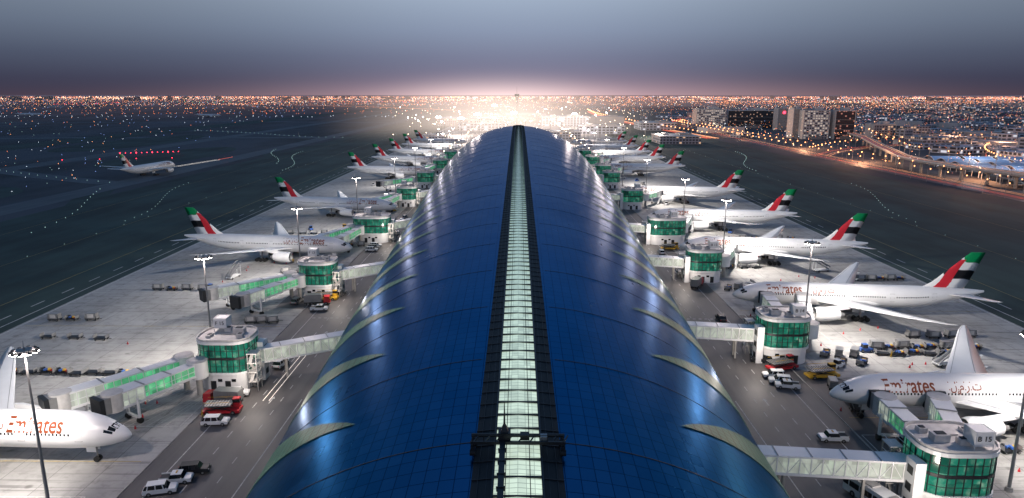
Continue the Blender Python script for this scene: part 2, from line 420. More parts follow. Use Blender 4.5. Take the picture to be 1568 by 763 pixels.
tl = MB()
def dots(pts, step, r, k, mb=tl, z=.5):
    acc = 0
    for (a, b_) in zip(pts, pts[1:]):
        L = math.dist(a, b_); t = acc
        while t < L:
            mb.octa(a[0]+(b_[0]-a[0])*t/L, a[1]+(b_[1]-a[1])*t/L, z, r*(1+math.dist((0, 0), a)/500), k); t += step
        acc = t-L
for c in tc: dots(c, 13, .10, 'taxil')
for sx in (-1, 1):
    dots([(sx*185, 100), (sx*185, 1500)], 22, .08, 'taxil')
    dots(curve((sx*190, 330), (sx*190, 380), (sx*225, 420), (sx*228, 480)), 9, .08, 'taxil')
    dots(curve((sx*190, 560), (sx*190, 640), (sx*232, 660), (sx*232, 760)), 9, .09, 'taxil')
for i in range(560):
    y = 330*math.exp(random.random()*2.5); x = -random.uniform(.28, 1.0)*y*.8-210
    if x > -262: continue
    tl.octa(x, y, .6, .00024*y+.07, random.choice(['orange', 'taxil', 'bluel', 'orange2', 'cool', 'bluel', 'bluel', 'cool']))
for i in range(12): tl.octa(-400+i*4.4, 700+i*2, 2.5, .5 if i % 3 else .8, 'redl')
for i in range(4): tl.octa(-420+i*30, 640+i*8, 1.2, .45, 'redl')
for y0, col in ((1900, 'cool'), (2500, 'orange2'), (3000, 'orange'), (2200, 'orange2')):
    for i in range(60): tl.octa(-300-random.random()*y0*.7, y0+random.uniform(-60, 60), 3, .0003*y0, col)
tl.obj('airfield_lights')

# ------------------------------------------------------------------ concourse
BT = [(-200, 28.4), (60, 28.6), (130, 30.2), (200, 32.3), (280, 34.6), (370, 37.2), (461, 38.8), (520, 37.8), (580, 34.8), (640, 28.5), (680, 20), (705, 9)]
AT = [(-200, 33), (60, 35.6), (85, 36.3), (132, 39.1), (185, 41.2), (233, 43.6), (315, 46.8), (428, 50), (520, 50), (600, 44), (660, 33), (705, 14)]
fb = lambda y: sm(BT, y); fa = lambda y: sm(AT, y)
def surf(y, t, off=0):
    a, b_ = fa(y)+off, fb(y)+off
    return (a*math.sin(t), y, b_*math.cos(t))
conc = empty('airport_concourse')
def build_roof():
    ys = [-120+i*5 for i in range(166)]; ys = [y for y in ys if y <= 704]; nt_ = 72
    T = R(89); vs = []; fs = []; uvs = []
    for y in ys:
        for i in range(nt_+1): t = -T+2*T*i/nt_; vs.append(surf(y, t)); uvs.append((t*40, y+11))
    for j in range(len(ys)-1):
        for i in range(nt_): a = j*(nt_+1)+i; fs.append((a, a+1, a+nt_+2, a+nt_+1))
    me = bpy.data.meshes.new('curved_roof'); me.from_pydata(vs, [], fs); me.materials.append(M['roof'])
    uv = me.uv_layers.new(name='UVMap')
    for l in me.loops: uv.data[l.index].uv = uvs[l.vertex_index]
    me.polygons.foreach_set('use_smooth', [True]*len(fs)); me.update()
    place(me, 'curved_roof', parent=conc)
    e = MB(); ring = [surf(704, -T+2*T*i/nt_) for i in range(nt_+1)]
    e.add(ring, [tuple(range(nt_+1))], 'cityb'); e.obj('end_wall', conc)
    vs = []; fs = []; uvs = []
    for k in range(-3, 28):
        Y0 = 69+20*k
        if Y0 > 600: continue
        for s_ in (-1, 1):
            n = 26; o = len(vs); m_ = 8
            for i in range(n+1):
                f = 1.75*i/n; t = R(29+32*f)
                hw = 4.5*f**.85; yc = Y0+8.5*f**.9+1.2*math.sin(f*2)
                for q in range(m_+1):
                    y = yc-hw+2*hw*q/m_
                    vs.append(surf(y, s_*t, .10)); uvs.append((t*40, y))
            for i in range(n):
                for q in range(m_):
                    a = o+i*(m_+1)+q; fc = (a, a+1, a+m_+2, a+m_+1)
                    fs.append(fc if s_ < 0 else fc[::-1])
    me = bpy.data.meshes.new('flank_skylights'); me.from_pydata(vs, [], fs); me.materials.append(M['sliver'])
    uv = me.uv_layers.new(name='UVMap')
    for l in me.loops: uv.data[l.index].uv = uvs[l.vertex_index]
    me.polygons.foreach_set('use_smooth', [True]*len(fs))
    me.update(); place(me, 'flank_skylights', parent=conc)
    rb = MB()
    for k in range(-3, 32):
        y = 59+20*k
        if y > 690: break
        for s_ in (-1, 1):
            pts = [surf(y, s_*R(7+80*i/24), .0) for i in range(25)]
            for a, c in zip(pts, pts[1:]): rb.beam(a, c, .10, .08, 'dark')
    rb.obj('roof_seams', conc)
    st = MB()
    ys2 = [-60+2.8*i for i in range(266)]
    ys2 = [y for y in ys2 if y < 670]
    HW, GW = 3.85, 2.05
    def z(y): return fb(y)
    for a, c in zip(ys2, ys2[1:]):
        za, zc = z(a), z(c)
        for s_ in (-1, 1):
            x0, x1 = s_*GW, s_*HW
            vsq = [(x0, a, za+.35), (x1, a, za+.12), (x1, c, zc+.12), (x0, c, zc+.35)]
            st.add(vsq if s_ > 0 else vsq[::-1], [(0, 1, 2, 3)], 'black')
            vsq = [(x1, a, za+.12), (x1, a, za-.6), (x1, c, zc-.6), (x1, c, zc+.12)]
            st.add(vsq, [(0, 1, 2, 3)], 'black')
        gz = .55
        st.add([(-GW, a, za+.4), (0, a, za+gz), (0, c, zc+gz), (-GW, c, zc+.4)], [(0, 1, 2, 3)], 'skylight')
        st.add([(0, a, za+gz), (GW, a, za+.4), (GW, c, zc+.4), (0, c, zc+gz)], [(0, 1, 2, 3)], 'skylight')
        st.beam((-GW, a, za+.5), (GW, a, za+.5), .2, .2, 'dark')
        for x in (-GW, -1.02, 1.02, GW):
            w = .2 if abs(x) > 1.5 else .07
            st.beam((x, a, za+.45), (x, c, zc+.45), w, .25, 'dark')
        for s_ in (-1, 1):
            for x in (2.6, 3.3): st.beam((s_*x, a, za+.42-.06*x), (s_*x, c, zc+.42-.06*x), .05, .08, 'dark')
            st.beam((s_*GW, a, za+.36), (s_*HW, a, za+.2), .08, .1, 'dark')
    st.obj('ridge_skylight', conc)
    pl = MB()
    for s_ in (-1, 1):
        for y in range(-100, 660, 10):
            a0, a1 = fa(y)*1.0, fa(y+10)*1.0
            pl.add([(s_*(a0+.6), y, 0), (s_*(a1+.6), y+10, 0), (s_*(a1+.6), y+10, 2.2), (s_*(a0+.6), y, 2.2)], [(0, 1, 2, 3)], 'concrete')
            pl.add([(s_*(a0+.6), y, 2.2), (s_*(a1+.6), y+10, 2.2), (s_*(a1-1), y+10, 2.2), (s_*(a0-1), y, 2.2)], [(0, 1, 2, 3)], 'concrete')
    pl.obj('plinth', conc)
build_roof()

g = MB(); zr = fb(57)
for y in (56.4, 57.8):
    g.beam((-4.2, y, zr+1.2), (4.2, y, zr+1.2), .2, .28, 'dark')
for i in range(9):
    x = -4+i; g.beam((x, 56.4, zr+1.2), (x+.5, 57.8, zr+1.2), .1, .1, 'dark')
for x in (-4.0, 4.0):
    g.box(x, 57.1, zr+.7, .35, 2.0, .6, 'dark')
    for y in (56.2, 58.0): g.tube((x-.25, y, zr+.35), (x+.25, y, zr+.35), .28, .28, 10, 'black')
g.beam((-1.35, 30, zr+1.0), (-1.35, 57, zr+1.2), .5, .4, 'dark')
for i in range(14): g.beam((-1.7, 31+2*i, zr+1.2), (-1.0, 31+2*i, zr+1.25), .12, .4, 'dark')
g.box(-1.2, 57.1, zr+1.6, 1.1, 1.1, .8, 'dark'); g.frus(-1.2, 57.1, zr+2.0, zr+2.7, .7, .7, .15, .15, 'dark')
g.tube((-1.2, 57.1, zr+2.6), (-1.2, 57.1, zr+4.8), .09, .03, 8, 'dark')
g.box(.6, 57.1, zr+1.5, .8, .7, .5, 'dark'); g.box(2.3, 57.1, zr+1.4, .6, .7, .35, 'grey')
for x in (-4, -3, -2, 1.5, 2.6, 4): g.tube((x, 56.4, zr+1.3), (x, 56.4, zr+1.9), .035, .035, 6, 'dark')
g.beam((-4.1, 56.4, zr+1.9), (4.1, 56.4, zr+1.9), .05, .05, 'dark')
g.obj('roof_maintenance_gantry')

# ------------------------------------------------------------------ airliner
FS = [(0, .06, 4.85), (.35, .55, 4.88), (1.0, 1.02, 4.98), (2., 1.52, 5.12), (3.4, 2.05, 5.3), (5., 2.5, 5.48), (7., 2.85, 5.62), (9.5, 3.07, 5.72), (12, 3.1, 5.75),
      (44, 3.1, 5.75), (48, 2.98, 5.88), (52, 2.62, 6.2), (56, 2.08, 6.65), (60, 1.42, 7.15), (63.5, .8, 7.55), (66, .28, 7.85)]
def frz(x): return lerp([(a, b_) for a, b_, c in FS], x), lerp([(a, c) for a, b_, c in FS], x)
def fpt(x, ang, off=0.0):
    r, zc = frz(x); r += off
    return (-x, r*math.cos(ang), zc+r*math.sin(ang))
def airfoil(xle, chord, y, z, th, vert=False):
    pr = [(0, 0), (.03, .35), (.12, .75), (.35, 1.), (.65, .65), (1, .03), (.65, -.35), (.35, -.6), (.12, -.5), (.03, -.28)]
    if vert: return [(-(xle+chord*u), h*th/2, z) for u, h in [(0, 0), (.03, .4), (.12, .8), (.35, 1.), (.65, .65), (1, .03), (.65, -.65), (.35, -1), (.12, -.8), (.03, -.4)]]
    return [(-(xle+chord*u), y, z+h*th/2) for u, h in pr]
def finle(v): return 50.5+v*10.9-1.2*max(0, .15-v)*8, 10.4*(1-v)+3.7*v+1.2*max(0, .15-v)*8*.8
def airliner_parts():
    P = {}
    b = MB(); n = 36
    xs = sorted(set([a for a, _, _ in FS]+[14+i*3 for i in range(10)]+[.15, .65, 1.5, 2.7, 4.2, 6, 8.2, 10.5, 46, 50, 54, 58]))
    rings = []
    for x in xs:
        r, zc = frz(x); rings.append([(-x, r*math.cos(2*math.pi*i/n), zc+r*math.sin(2*math.pi*i/n)) for i in range(n)])
    b.loft(rings, 'white')
    rg = []
    for x, s_ in ((20, .2), (22.5, .8), (26, 1), (36, 1), (39, .75), (42, .15)):
        rg.append([(-x, 3.35*s_*math.cos(2*math.pi*i/20), 4.1+1.75*s_*math.sin(2*math.pi*i/20)) for i in range(20)])
    b.loft(rg, 'white'); P['fuselage'] = b
    w = MB()
    for s_ in (-1, 1):
        x = 8.5
        while x < 53:
            if not any(abs(x-d) < 1.0 for d in (7, 16.5, 30, 41, 52)):
                a0, a1 = R(5), R(12)
                q = [fpt(x, a0, .015), fpt(x+.28, a0, .015), fpt(x+.28, a1, .015), fpt(x, a1, .015)]
                q = [(p[0], s_*p[1], p[2]) for p in q]; w.add(q, [(0, 1, 2, 3)], 'wglass')
            x += .62
        for d in (6.6, 16, 29.5, 41, 52):
            for da, db, aa, ab in ((0, .07, -14, 26), (1.1, 1.17, -14, 26), (0, 1.17, 25, 26.3), (0, 1.17, -15, -13.7)):
                q = [fpt(d+da, R(aa), .012), fpt(d+db, R(aa), .012), fpt(d+db, R((aa+ab)/2), .02), fpt(d+db, R(ab), .012), fpt(d+da, R(ab), .012), fpt(d+da, R((aa+ab)/2), .02)]
                q = [(p[0], s_*p[1], p[2]) for p in q]; w.add(q, [tuple(range(6))], 'grey')
        for (x0, x1, a0, a1, b0, b1) in ((1.75, 2.75, 58, 86, 62, 87), (1.95, 3.0, 36, 56, 38, 60), (2.25, 3.5, 20, 34, 24, 37)):
            q = [fpt(x0, R(a0), .04), fpt(x0, R(a1), .04), fpt(x1, R(b1), .05), fpt(x1, R(b0), .05)]
            q = [(p[0], s_*p[1], p[2]) for p in q]; w.add(q, [(0, 1, 2, 3)], 'wglass')
    P['windows'] = w
    wg = MB()
    for s_ in (-1, 1):
        S = [(21, 14, 1.5, 4.3, 1.5), (22.2, 12.6, 3.2, 4.5, 1.4), (27.6, 8.4, 10, 5.3, .85), (36, 4.8, 21.5, 6.5, .45), (41.5, 2.6, 29, 7.5, .25), (43.8, 1.0, 31.3, 7.9, .12)]
        wg.loft([airfoil(a, c, s_*y, z, t) for a, c, y, z, t in S], 'white')
        for y in (12.5, 17.5, 23):
            xl = lerp([(10, 36), (21.5, 40.8), (29, 44.1)], y); zz = lerp([(10, 5.2), (21.5, 6.4), (29, 7.4)], y)
            wg.frus(-xl+.9, s_*y, zz-.6, zz-.05, 1.4, .3, 3.4, .5, 'white')
        for fa_, fb_ in ((.70, .705), (.14, .145)):
            for (A, B) in zip(S[1:], S[2:]):
                pa = (-(A[0]+A[1]*fa_), s_*A[2], A[3]+A[4]*(.31 if fa_ > .5 else .39)+.02); pb = (-(B[0]+B[1]*fa_), s_*B[2], B[3]+B[4]*(.31 if fa_ > .5 else .39)+.02)
                wg.beam(pa, pb, .07, .04, 'grey')
        HS = [(55.5, 6.8, .8, 7.1, .6), (62.8, 2.4, 10.8, 8.0, .2)]
        wg.loft([airfoil(a, c, s_*y, z, t) for a, c, y, z, t in HS], 'white')
    P['wings'] = wg
    f = MB(); nn = 10; FV = []
    for j in range(nn+1):
        v = j/nn; z = 8.3+v*(18.6-8.3); xle, ch = finle(v)
        FV.append(airfoil(xle, ch, 0, z, .75*(1-v)+.25*v, vert=True))
    f.loft(FV, 'tail'); P['tail_fin'] = f
    e = MB()
    for s_ in (-1, 1):
        y = s_*9.7; zc = 2.95
        prof = [(19.6, 1.5), (19.7, 1.72), (20.3, 1.88), (21.5, 1.93), (23.5, 1.8), (25.2, 1.45), (26.0, 1.2)]
        e.loft([[(-x, y+r*math.cos(2*math.pi*i/24), zc+r*math.sin(2*math.pi*i/24)) for i in range(24)] for x, r in prof], 'white', caps=False)
        e.loft([[(-x, y+r*math.cos(2*math.pi*i/24), zc+r*math.sin(2*math.pi*i/24)) for i in range(24)] for x, r in ((19.6, 1.5), (20.6, 1.42), (20.7, .05))], 'grey', caps=False)
        e.tube((-24.5, y, zc), (-27.2, y, zc), .95, .45, 18, 'grey'); e.tube((-27.2, y, zc), (-28.2, y, zc), .4, .05, 12, 'dark')
        e.tube((-19.9, y, zc), (-20.7, y, zc), .1, .45, 12, 'dark')
        e.loft([[(-21.5, y-.2, 4.7), (-21.5, y+.2, 4.7), (-21.5, y+.2, 4.6), (-21.5, y-.2, 4.6)], [(-26, y-.25, 5.5), (-26, y+.25, 5.5), (-26, y+.25, 4.2), (-26, y-.25, 4.2)], [(-30, y-.2, 5.3), (-30, y+.2, 5.3), (-30, y+.2, 4.9), (-30, y-.2, 4.9)]], 'white', False)
    P['engines'] = e
    l = MB()
    for s_ in (-1, 1):
        l.tube((-33, s_*4.2, 4), (-33, s_*5.4, .8), .28, .22, 8, 'grey'); l.beam((-31.3, s_*5.4, .7), (-34.7, s_*5.4, .7), .3, .3, 'grey')
        for x in (-31.5, -33, -34.5):
            for dy in (-.75, .75): l.tube((x, s_*5.4+dy-.25, .65), (x, s_*5.4+dy+.25, .65), .65, .65, 12, 'black')
        l.box(-33, s_*3.4, 2.5, 3.2, .1, 1.4, 'white')
    l.tube((-6.3, 0, 3.5), (-6.3, 0, .6), .15, .12, 8, 'grey'); l.box(-6.9, .55, 2.4, 1.6, .06, 1., 'white'); l.box(-6.9, -.55, 2.4, 1.6, .06, 1., 'white')
    for dy in (-.35, .35): l.tube((-6.3, dy-.15, .5), (-6.3, dy+.15, .5), .5, .5, 12, 'black')
    P['landing_gear'] = l
    out = {k: v.mesh(k) for k, v in P.items()}
    me = out['tail_fin']; uv = me.uv_layers.new(name='UVMap')
    for lp in me.loops:
        co = me.vertices[lp.vertex_index].co; v = (co.z-8.3)/10.3; xle, ch = finle(v)
        uv.data[lp.index].uv = ((-co.x-xle)/ch, v)
    return out
AP = airliner_parts()
def wrap_text(txt, size, x_start, dirx, side, zang0, stretch=1.0, bold=0.):
    me = fontmesh(txt, size, 0.0, bold)
    xs = [v.co.x for v in me.vertices]; x0 = min(xs)
    for v in me.vertices:
        lx = (v.co.x-x0)*stretch; h = v.co.y
        X = x_start+dirx*lx; ang = zang0+h/3.12
        r, zc = frz(-X)
        v.co = ((X, side*(r+.035)*math.cos(ang), zc+(r+.035)*math.sin(ang)))
    me.materials.clear(); me.materials.append(M['gold']); me.update(); return me
NAME = 'Emirates'; ARA = '\u0627\u0644\u0625\u0645\u0627\u0631\u0627\u062a'
txtS = wrap_text(NAME, 3.9, -19.0, 1, -1, R(14), .70, .06)
txtP = wrap_text(NAME, 3.9, -8.6, -1, 1, R(14), .70, .06)
try:
    araS = wrap_text(ARA, 2.2, -25.5, 1, -1, R(22), .8, .02); araP = wrap_text(ARA, 2.2, -20.5, -1, 1, R(22), .8, .02)
except Exception as ex:
    araS = araP = None
def airliner(nx, ny, ang, name='parked_airliner', sc=1.0):
    e = empty(name, (nx, ny, .05), ang, sc)
    for k, me in AP.items(): place(me, k, parent=e)
    for k, me in (('lettering_starboard', txtS), ('lettering_port', txtP), ('script_starboard', araS), ('script_port', araP)):
        if me: place(me, k, parent=e)
    return e
LEFT = [(-64.0, 105.5, -2), (-61, 250, -7), (-61, 346, -9), (-61, 505, -8), (-61, 592, -8), (-61, 670, -8)]
RIGHT = [(58.7, 123, 0), (60.5, 190, 6), (60, 254, 7), (60, 319, 7), (62, 400, 7), (60, 534, 6), (60, 606, 6), (60, 668, 6), (60, 742, 6)]
for x, y, a in LEFT: airliner(x, y, R(a))
for x, y, a in RIGHT: airliner(x, y, math.pi-R(a))
airliner(-61, 752, R(-8)); airliner(-61, 835, R(-8)); airliner(60, 820, math.pi-R(6))
tx = airliner(-277, 560, R(84), 'taxiing_airliner', 1.0)
ms = MB()
for dx, z in ((-3, 3.2), (3, 3.2)):
    ms.beam((-277+dx*.6, 562, z), (-268+dx*.6, 622, z), .10, .10, 'streakw')
ms.beam((-268, 622, 3.3), (-266, 650, 3.3), .10, .10, 'trailr')
ms.obj('navigation_light_trails')
airliner(-800, 1900, R(10)); airliner(-1350, 2000, R(20))

# ------------------------------------------------------------------ gate lounges
def rrect(w, d, r, n=6):
    o = []
    for cx, cy, a0 in ((w/2-r, d/2-r, 0), (-w/2+r, d/2-r, 90), (-w/2+r, -d/2+r, 180), (w/2-r, -d/2+r, 270)):
        for i in range(n+1):
            a = R(a0+90*i/n); o.append((cx+r*math.cos(a), cy+r*math.sin(a)))
    return o
GS = .88
def lounge_mesh(w=12.5, d=10.5):
    b = MB()
    core = rrect(w, d, 3.8)
    def off(dv): return rrect(w+2*dv, d+2*dv, 3.8+dv)
    b.prism(off(-.3), .0, 4.0, 'white')
    b.prism(off(.25), 4.0, 4.6, 'white')
    b.prism(core, 4.6, 7.7, 'gglass'); b.prism(off(.12), 7.7, 8.3, 'dark'); b.prism(core, 8.3, 11.5, 'gglass')
    b.prism(off(.3), 11.5, 12.2, 'white'); b.prism(off(-.3), 12.203, 12.3, 'offwhite')
    o2 = off(.05); n = len(o2)
    for i in range(n):
        j = (i+1) % n
        b.beam((*o2[i], 12.45), (*o2[j], 12.45), .25, .5, 'offwhite')
    per = 0; nxt = 0
    for i in range(n):
        a, c = Vector(core[i]), Vector(core[(i+1) % n]); L = (c-a).length
        while nxt <= per+L:
            p = a+(c-a)*((nxt-per)/L) if L > 0 else a
            for z0, z1 in ((4.6, 7.7), (8.3, 11.5)): b.box(p.x, p.y, (z0+z1)/2, .16, .16, z1-z0, 'dark')
            nxt += 1.35
        per += L
    for z in (6.1, 9.9):
        for i in range(n): b.beam((*core[i], z), (*core[(i+1) % n], z), .12, .1, 'dark')
    for x in (-2.2, 1.2):
        b.box(x, -(d/2-.3)-.02, 1.3, 1.3, .1, 2.3, 'dark'); b.box(x, (d/2-.3)+.02, 1.3, 1.3, .1, 2.3, 'dark')
    for x in (-.6, 2.6): b.box(x, -(d/2-.3)-.02, 2.6, 1.0, .1, .7, 'wglass'); b.box(x, (d/2-.3)+.02, 2.6, 1.0, .1, .7, 'wglass')
    cx_, cy_ = w/2+1.0, -d/2+1.5
    for dx in (-1, 1):
        for dy in (-1.3, 1.3): b.box(cx_+dx, cy_+dy, 4.6, .22, .22, 9.2, 'grey')
    for i, z in enumerate((2.3, 4.6, 6.9, 9.2)):
        b.box(cx_, cy_, z, 2.3, 2.9, .16, 'offwhite')
        y0, y1 = (-1.2, 1.2) if i % 2 else (1.2, -1.2)
        b.beam((cx_-.5, cy_+y0, z-2.2), (cx_-.5, cy_+y1, z), .8, .12, 'offwhite')
        for s_ in (-1, 1): b.beam((cx_+1.05*s_, cy_-1.4, z+.9), (cx_+1.05*s_, cy_+1.4, z+.9), .06, .06, 'white')
    b.box(w/2+.6, d/2-2.4, 4.9, 1.7, 3.0, 9.8, 'white')
    for z in (2, 5, 8): b.box(w/2+1.47, d/2-2.4, z, .05, 1.6, 1.4, 'dark')
    for x, y, sx, sy, sz in ((2.5, 1, 2.6, 1.8, 1.3), (-.6, 2.2, 1.6, 1.4, 1.), (3.8, -2, 1.4, 1.4, .9), (-3.5, -1.8, 1.1, 2.2, .6)):
        b.box(x, y, 12.3+sz/2, sx, sy, sz, 'offwhite'); b.box(x, y, 12.3+sz+.06, sx*.6, sy*.6, .12, 'dark')
    b.tube((-1.5, -.5, 12.5), (3, -.5, 12.5), .12, .12, 6, 'grey')
    sx_, sy_ = -2.4, 3.2
    for dx in (-1.5, 1.5):
        for dy in (-1.5, 1.5): b.tube((sx_+dx, sy_+dy, 12.3), (sx_+dx, sy_+dy, 15.6), .08, .08, 6, 'white')
    b.box(sx_, sy_, 14.4, 2.9, 2.9, 2.2, 'white')
    for z in (13.2, 15.6):
        for dx in (-1.5, 1.5): b.beam((sx_+dx, sy_-1.5, z), (sx_+dx, sy_+1.5, z), .1, .1, 'white')
        for dy in (-1.5, 1.5): b.beam((sx_-1.5, sy_+dy, z), (sx_+1.5, sy_+dy, z), .1, .1, 'white')
    return b.mesh('lounge')
LM = lounge_mesh(); LMW = lounge_mesh(17, 11)
def corridor(name, p1, p2, w, h, glass, parent=None, legs=True, step=1.6):
    b = MB(); a, c = Vector(p1), Vector(p2); d = (c-a); L = d.length; u = d.normalized(); sd = u.cross(Vector((0, 0, 1))).normalized(); up = sd.cross(u)
    b.beam(a, c, w-.3, h-.5, glass)
    b.beam(a+up*(h/2-.1), c+up*(h/2-.1), w, .3, 'white'); b.beam(a-up*(h/2-.15), c-up*(h/2-.15), w, .4, 'white')
    n = max(2, int(L/step))
    for i in range(n+1):
        p = a+d*i/n
        for s_ in (-1, 1): b.beam(p+sd*s_*(w/2-.1)-up*(h/2-.2), p+sd*s_*(w/2-.1)+up*(h/2-.2), .14, .14, 'white')
        if i < n:
            q = a+d*(i+1)/n; f = 1 if i % 2 else -1
            for s_ in (-1, 1): b.beam(p+sd*s_*(w/2-.08)-up*f*(h/2-.3), q+sd*s_*(w/2-.08)+up*f*(h/2-.3), .08, .08, 'white')
        if i % 3 == 0: b.beam(p+sd*(w/2)+up*(h/2+.08), p-sd*(w/2)+up*(h/2+.08), .15, .1, 'grey')
    if legs:
        for t in (.3, .8):
            p = a+d*t
            for s_ in (-1, 1): b.beam(p+sd*s_*1.0-up*(h/2), (p.x+sd.x*s_, p.y+sd.y*s_, 0.05), .4, .4, 'concrete')
    return b.obj(name, parent)
def jetbridge(p1, p2, glass='jglass'):
    e = MB(); a, c = Vector(p1), Vector(p2); d = c-a; L = d.length; u = d.normalized(); sd = u.cross(Vector((0, 0, 1))).normalized()
    up = sd.cross(u)
    e.tube((a.x, a.y, a.z-1.9), (a.x, a.y, a.z+1.7), 1.9, 1.9, 16, 'white', True); e.tube((a.x, a.y, .05), (a.x, a.y, a.z-1.8), .6, .6, 12, 'concrete')
    e.tube((a.x, a.y, a.z+1.7), (a.x, a.y, a.z+2.), 2.1, 1.6, 16, 'offwhite')
    for k, (t0, t1, w, h) in enumerate(((.0, .42, 2.5, 2.6), (.38, .74, 2.85, 2.9), (.70, .97, 3.2, 3.2))):
        p, q = a+d*t0, a+d*t1
        e.beam(p, q, w-.25, h-.5, glass if k < 2 else 'cglass')
        e.beam(p+up*(h/2-.12), q+up*(h/2-.12), w, .28, 'white'); e.beam(p-up*(h/2-.2), q-up*(h/2-.2), w, .5, 'white')
        n = max(2, int((q-p).length/1.3))
        for i in range(n+1):
            r_ = p+(q-p)*i/n
            for s_ in (-1, 1): e.beam(r_+sd*s_*(w/2-.08)-up*(h/2-.2), r_+sd*s_*(w/2-.08)+up*(h/2-.2), .16 if i in (0, n) else .1, .12, 'white')
            if i in (0, n): e.beam(r_+sd*w/2+up*(h/2+.05), r_-sd*w/2+up*(h/2+.05), .3, .12, 'grey')
        for s_ in (-1, 1): e.beam(p+sd*s_*(w/2-.06), q+sd*s_*(w/2-.06), .06, .1, 'white')
    e.tube((c.x, c.y, c.z-1.7), (c.x, c.y, c.z+1.8), 1.9, 1.9, 14, 'offwhite')
    cc = c+u*1.8; e.beam(c, cc+u*.8, 3.1, 3.0, 'grey'); e.beam(cc+u*.5, cc+u*1.3, 3.4, 3.3, 'dark')
    m_ = a+d*.8
    for s_ in (-1, 1):
        e.beam(m_+sd*s_*1.9-up*.4, (m_.x+sd.x*s_*1.9, m_.y+sd.y*s_*1.9, .9), .4, .4, 'white')
        e.tube((m_.x+sd.x*s_*1.6, m_.y+sd.y*s_*1.6, .6), (m_.x+sd.x*s_*2.3, m_.y+sd.y*s_*2.3, .6), .55, .55, 12, 'black')
    e.beam((m_+sd*2)-Vector((0, 0, m_.z-1.1)), (m_-sd*2)-Vector((0, 0, m_.z-1.1)), .5, .4, 'white')
    s0 = c-u*1.5+sd*2.3
    e.beam((s0.x, s0.y, c.z-1.4), (s0.x-u.x*5.5, s0.y-u.y*5.5, .2), .9, .15, 'grey')
    e.beam((s0.x, s0.y, c.z-.4), (s0.x-u.x*5.5, s0.y-u.y*5.5, 1.2), .06, .06, 'white')
    return e.obj('jet_bridge')
LN = [138.5, 206, 286, 380, 458, 545, 630]; RN = [94.5, 154, 224, 283, 372, 458, 505, 578, 642]
def light(kind, name, loc, power, col, **kw):
    l = bpy.data.lights.new(name, kind); l.energy = power; l.color = col
    for k, v in kw.items(): setattr(l, k, v)
    o = bpy.data.objects.new(name, l); COL.objects.link(o); o.location = loc; return o
def gate(sx, y, wide=False, label='F 15', x=None, idx=9):
    X = sx*(x or 61)
    e = empty('gate_lounge_building', (X, y, .05), 0 if sx < 0 else math.pi, GS)
    place(LMW if wide else LM, 'lounge', parent=e)
    tm = fontmesh(label, 1.25, .03); tm.materials.clear(); tm.materials.append(M['dark'])
    for rz, ox, oy in ((0, -1.2, -1.52), (math.pi, 1.2, 1.52)):
        t = place(tm, 'gate_number', parent=e); cx, cy = -2.4, 3.2
        t.rotation_euler = (R(90), 0, rz); t.location = (cx+ox, cy+oy, 14.0)
    ye = y+(10 if sx < 0 else 1.5)
    xe = sx*(fa(ye)*math.sqrt(max(0, 1-(7/fb(ye))**2))-.8)
    corridor('link_bridge', (X-sx*5.2, y+(1 if sx < 0 else 0), 5.9), (xe, ye, 6.4), 3.0, 3.1, 'cglass')
    if idx < 4:
        light('POINT', 'gate_wall_lamp', (X-sx*8, y-9, 6.5), 2600, (1, .88, .78), shadow_soft_size=.5)
for i, y in enumerate(LN): gate(-1, y, i in (2, ), 'F %d' % (15-i*2), None, i)
for i, y in enumerate(RN): gate(1, y, i == 3, 'B %d' % (15-i), 63.5 if i == 0 else None, i)
def jb_pair(sx, yn, nx, ny):
    dy = ny-yn; sg = 1 if dy > 0 else -1
    for k, off in enumerate((7.5, 17.0)):
        st = (sx*65, yn+sg*6.2, 5.8) if k == 0 else (sx*69, yn+sg*3.5, 5.8)
        en = (nx+sx*off, ny-sg*5.6, 5.3)
        jetbridge(st, en)
jb_pair(-1, 138.5, -66.5, 112); jb_pair(-1, 286, -61, 254); jb_pair(-1, 380, -61, 350); jb_pair(-1, 545, -61, 508); jb_pair(-1, 630, -61, 598)
jetbridge((-65.5, 200.5, 5.8), (-75, 182, 5.4)); jetbridge((-69, 203.5, 5.8), (-86, 188, 5.4))
jetbridge((-69, 455, 5.8), (-86, 436, 5.4))
jb_pair(1, 94.5, 58.7, 123); jb_pair(1, 154, 60.5, 189); jb_pair(1, 224, 60, 252); jb_pair(1, 283, 60, 317); jb_pair(1, 372, 62, 398)
jb_pair(1, 505, 60, 532); jb_pair(1, 578, 60, 604); jb_pair(1, 642, 60, 666)

# ------------------------------------------------------------------ masts + lamps
def mast_mesh(h=26):
    b = MB(); b.tube((0, 0, 0), (0, 0, h), .28, .12, 12, 'grey'); b.tube((0, 0, 0), (0, 0, .7), .6, .5, 12, 'concrete')
    b.tube((0, 0, h-.6), (0, 0, h-.3), 1.0, 1.0, 16, 'grey')
    for i in range(10):
        a = 2*math.pi*i/10; c, s_ = math.cos(a), math.sin(a)
        b.beam((0, 0, h-.45), (c*1.4, s_*1.4, h-.45), .08, .08, 'grey')
        b.frus(c*1.5, s_*1.5, h-.7, h-.35, .65, .5, .45, .35, 'dark', a)
        b.box(c*1.5, s_*1.5, h-.74, .45, .4, .06, 'lampw', a)
    b.tube((0, 0, h), (0, 0, h+1), .04, .02, 6, 'grey')
    return b.mesh('floodlight_mast')
MM = mast_mesh()
def aim(o, tgt):
    o.rotation_euler = (Vector(tgt)-Vector(o.location)).to_track_quat('-Z', 'Y').to_euler()
WARM = (1, .93, .86)
LMST = [(-68, 20), (-68, 90), (-68.5, 147), (-69, 214), (-69, 295), (-69, 389), (-69, 467), (-69, 554), (-69, 640), (-69, 740)]
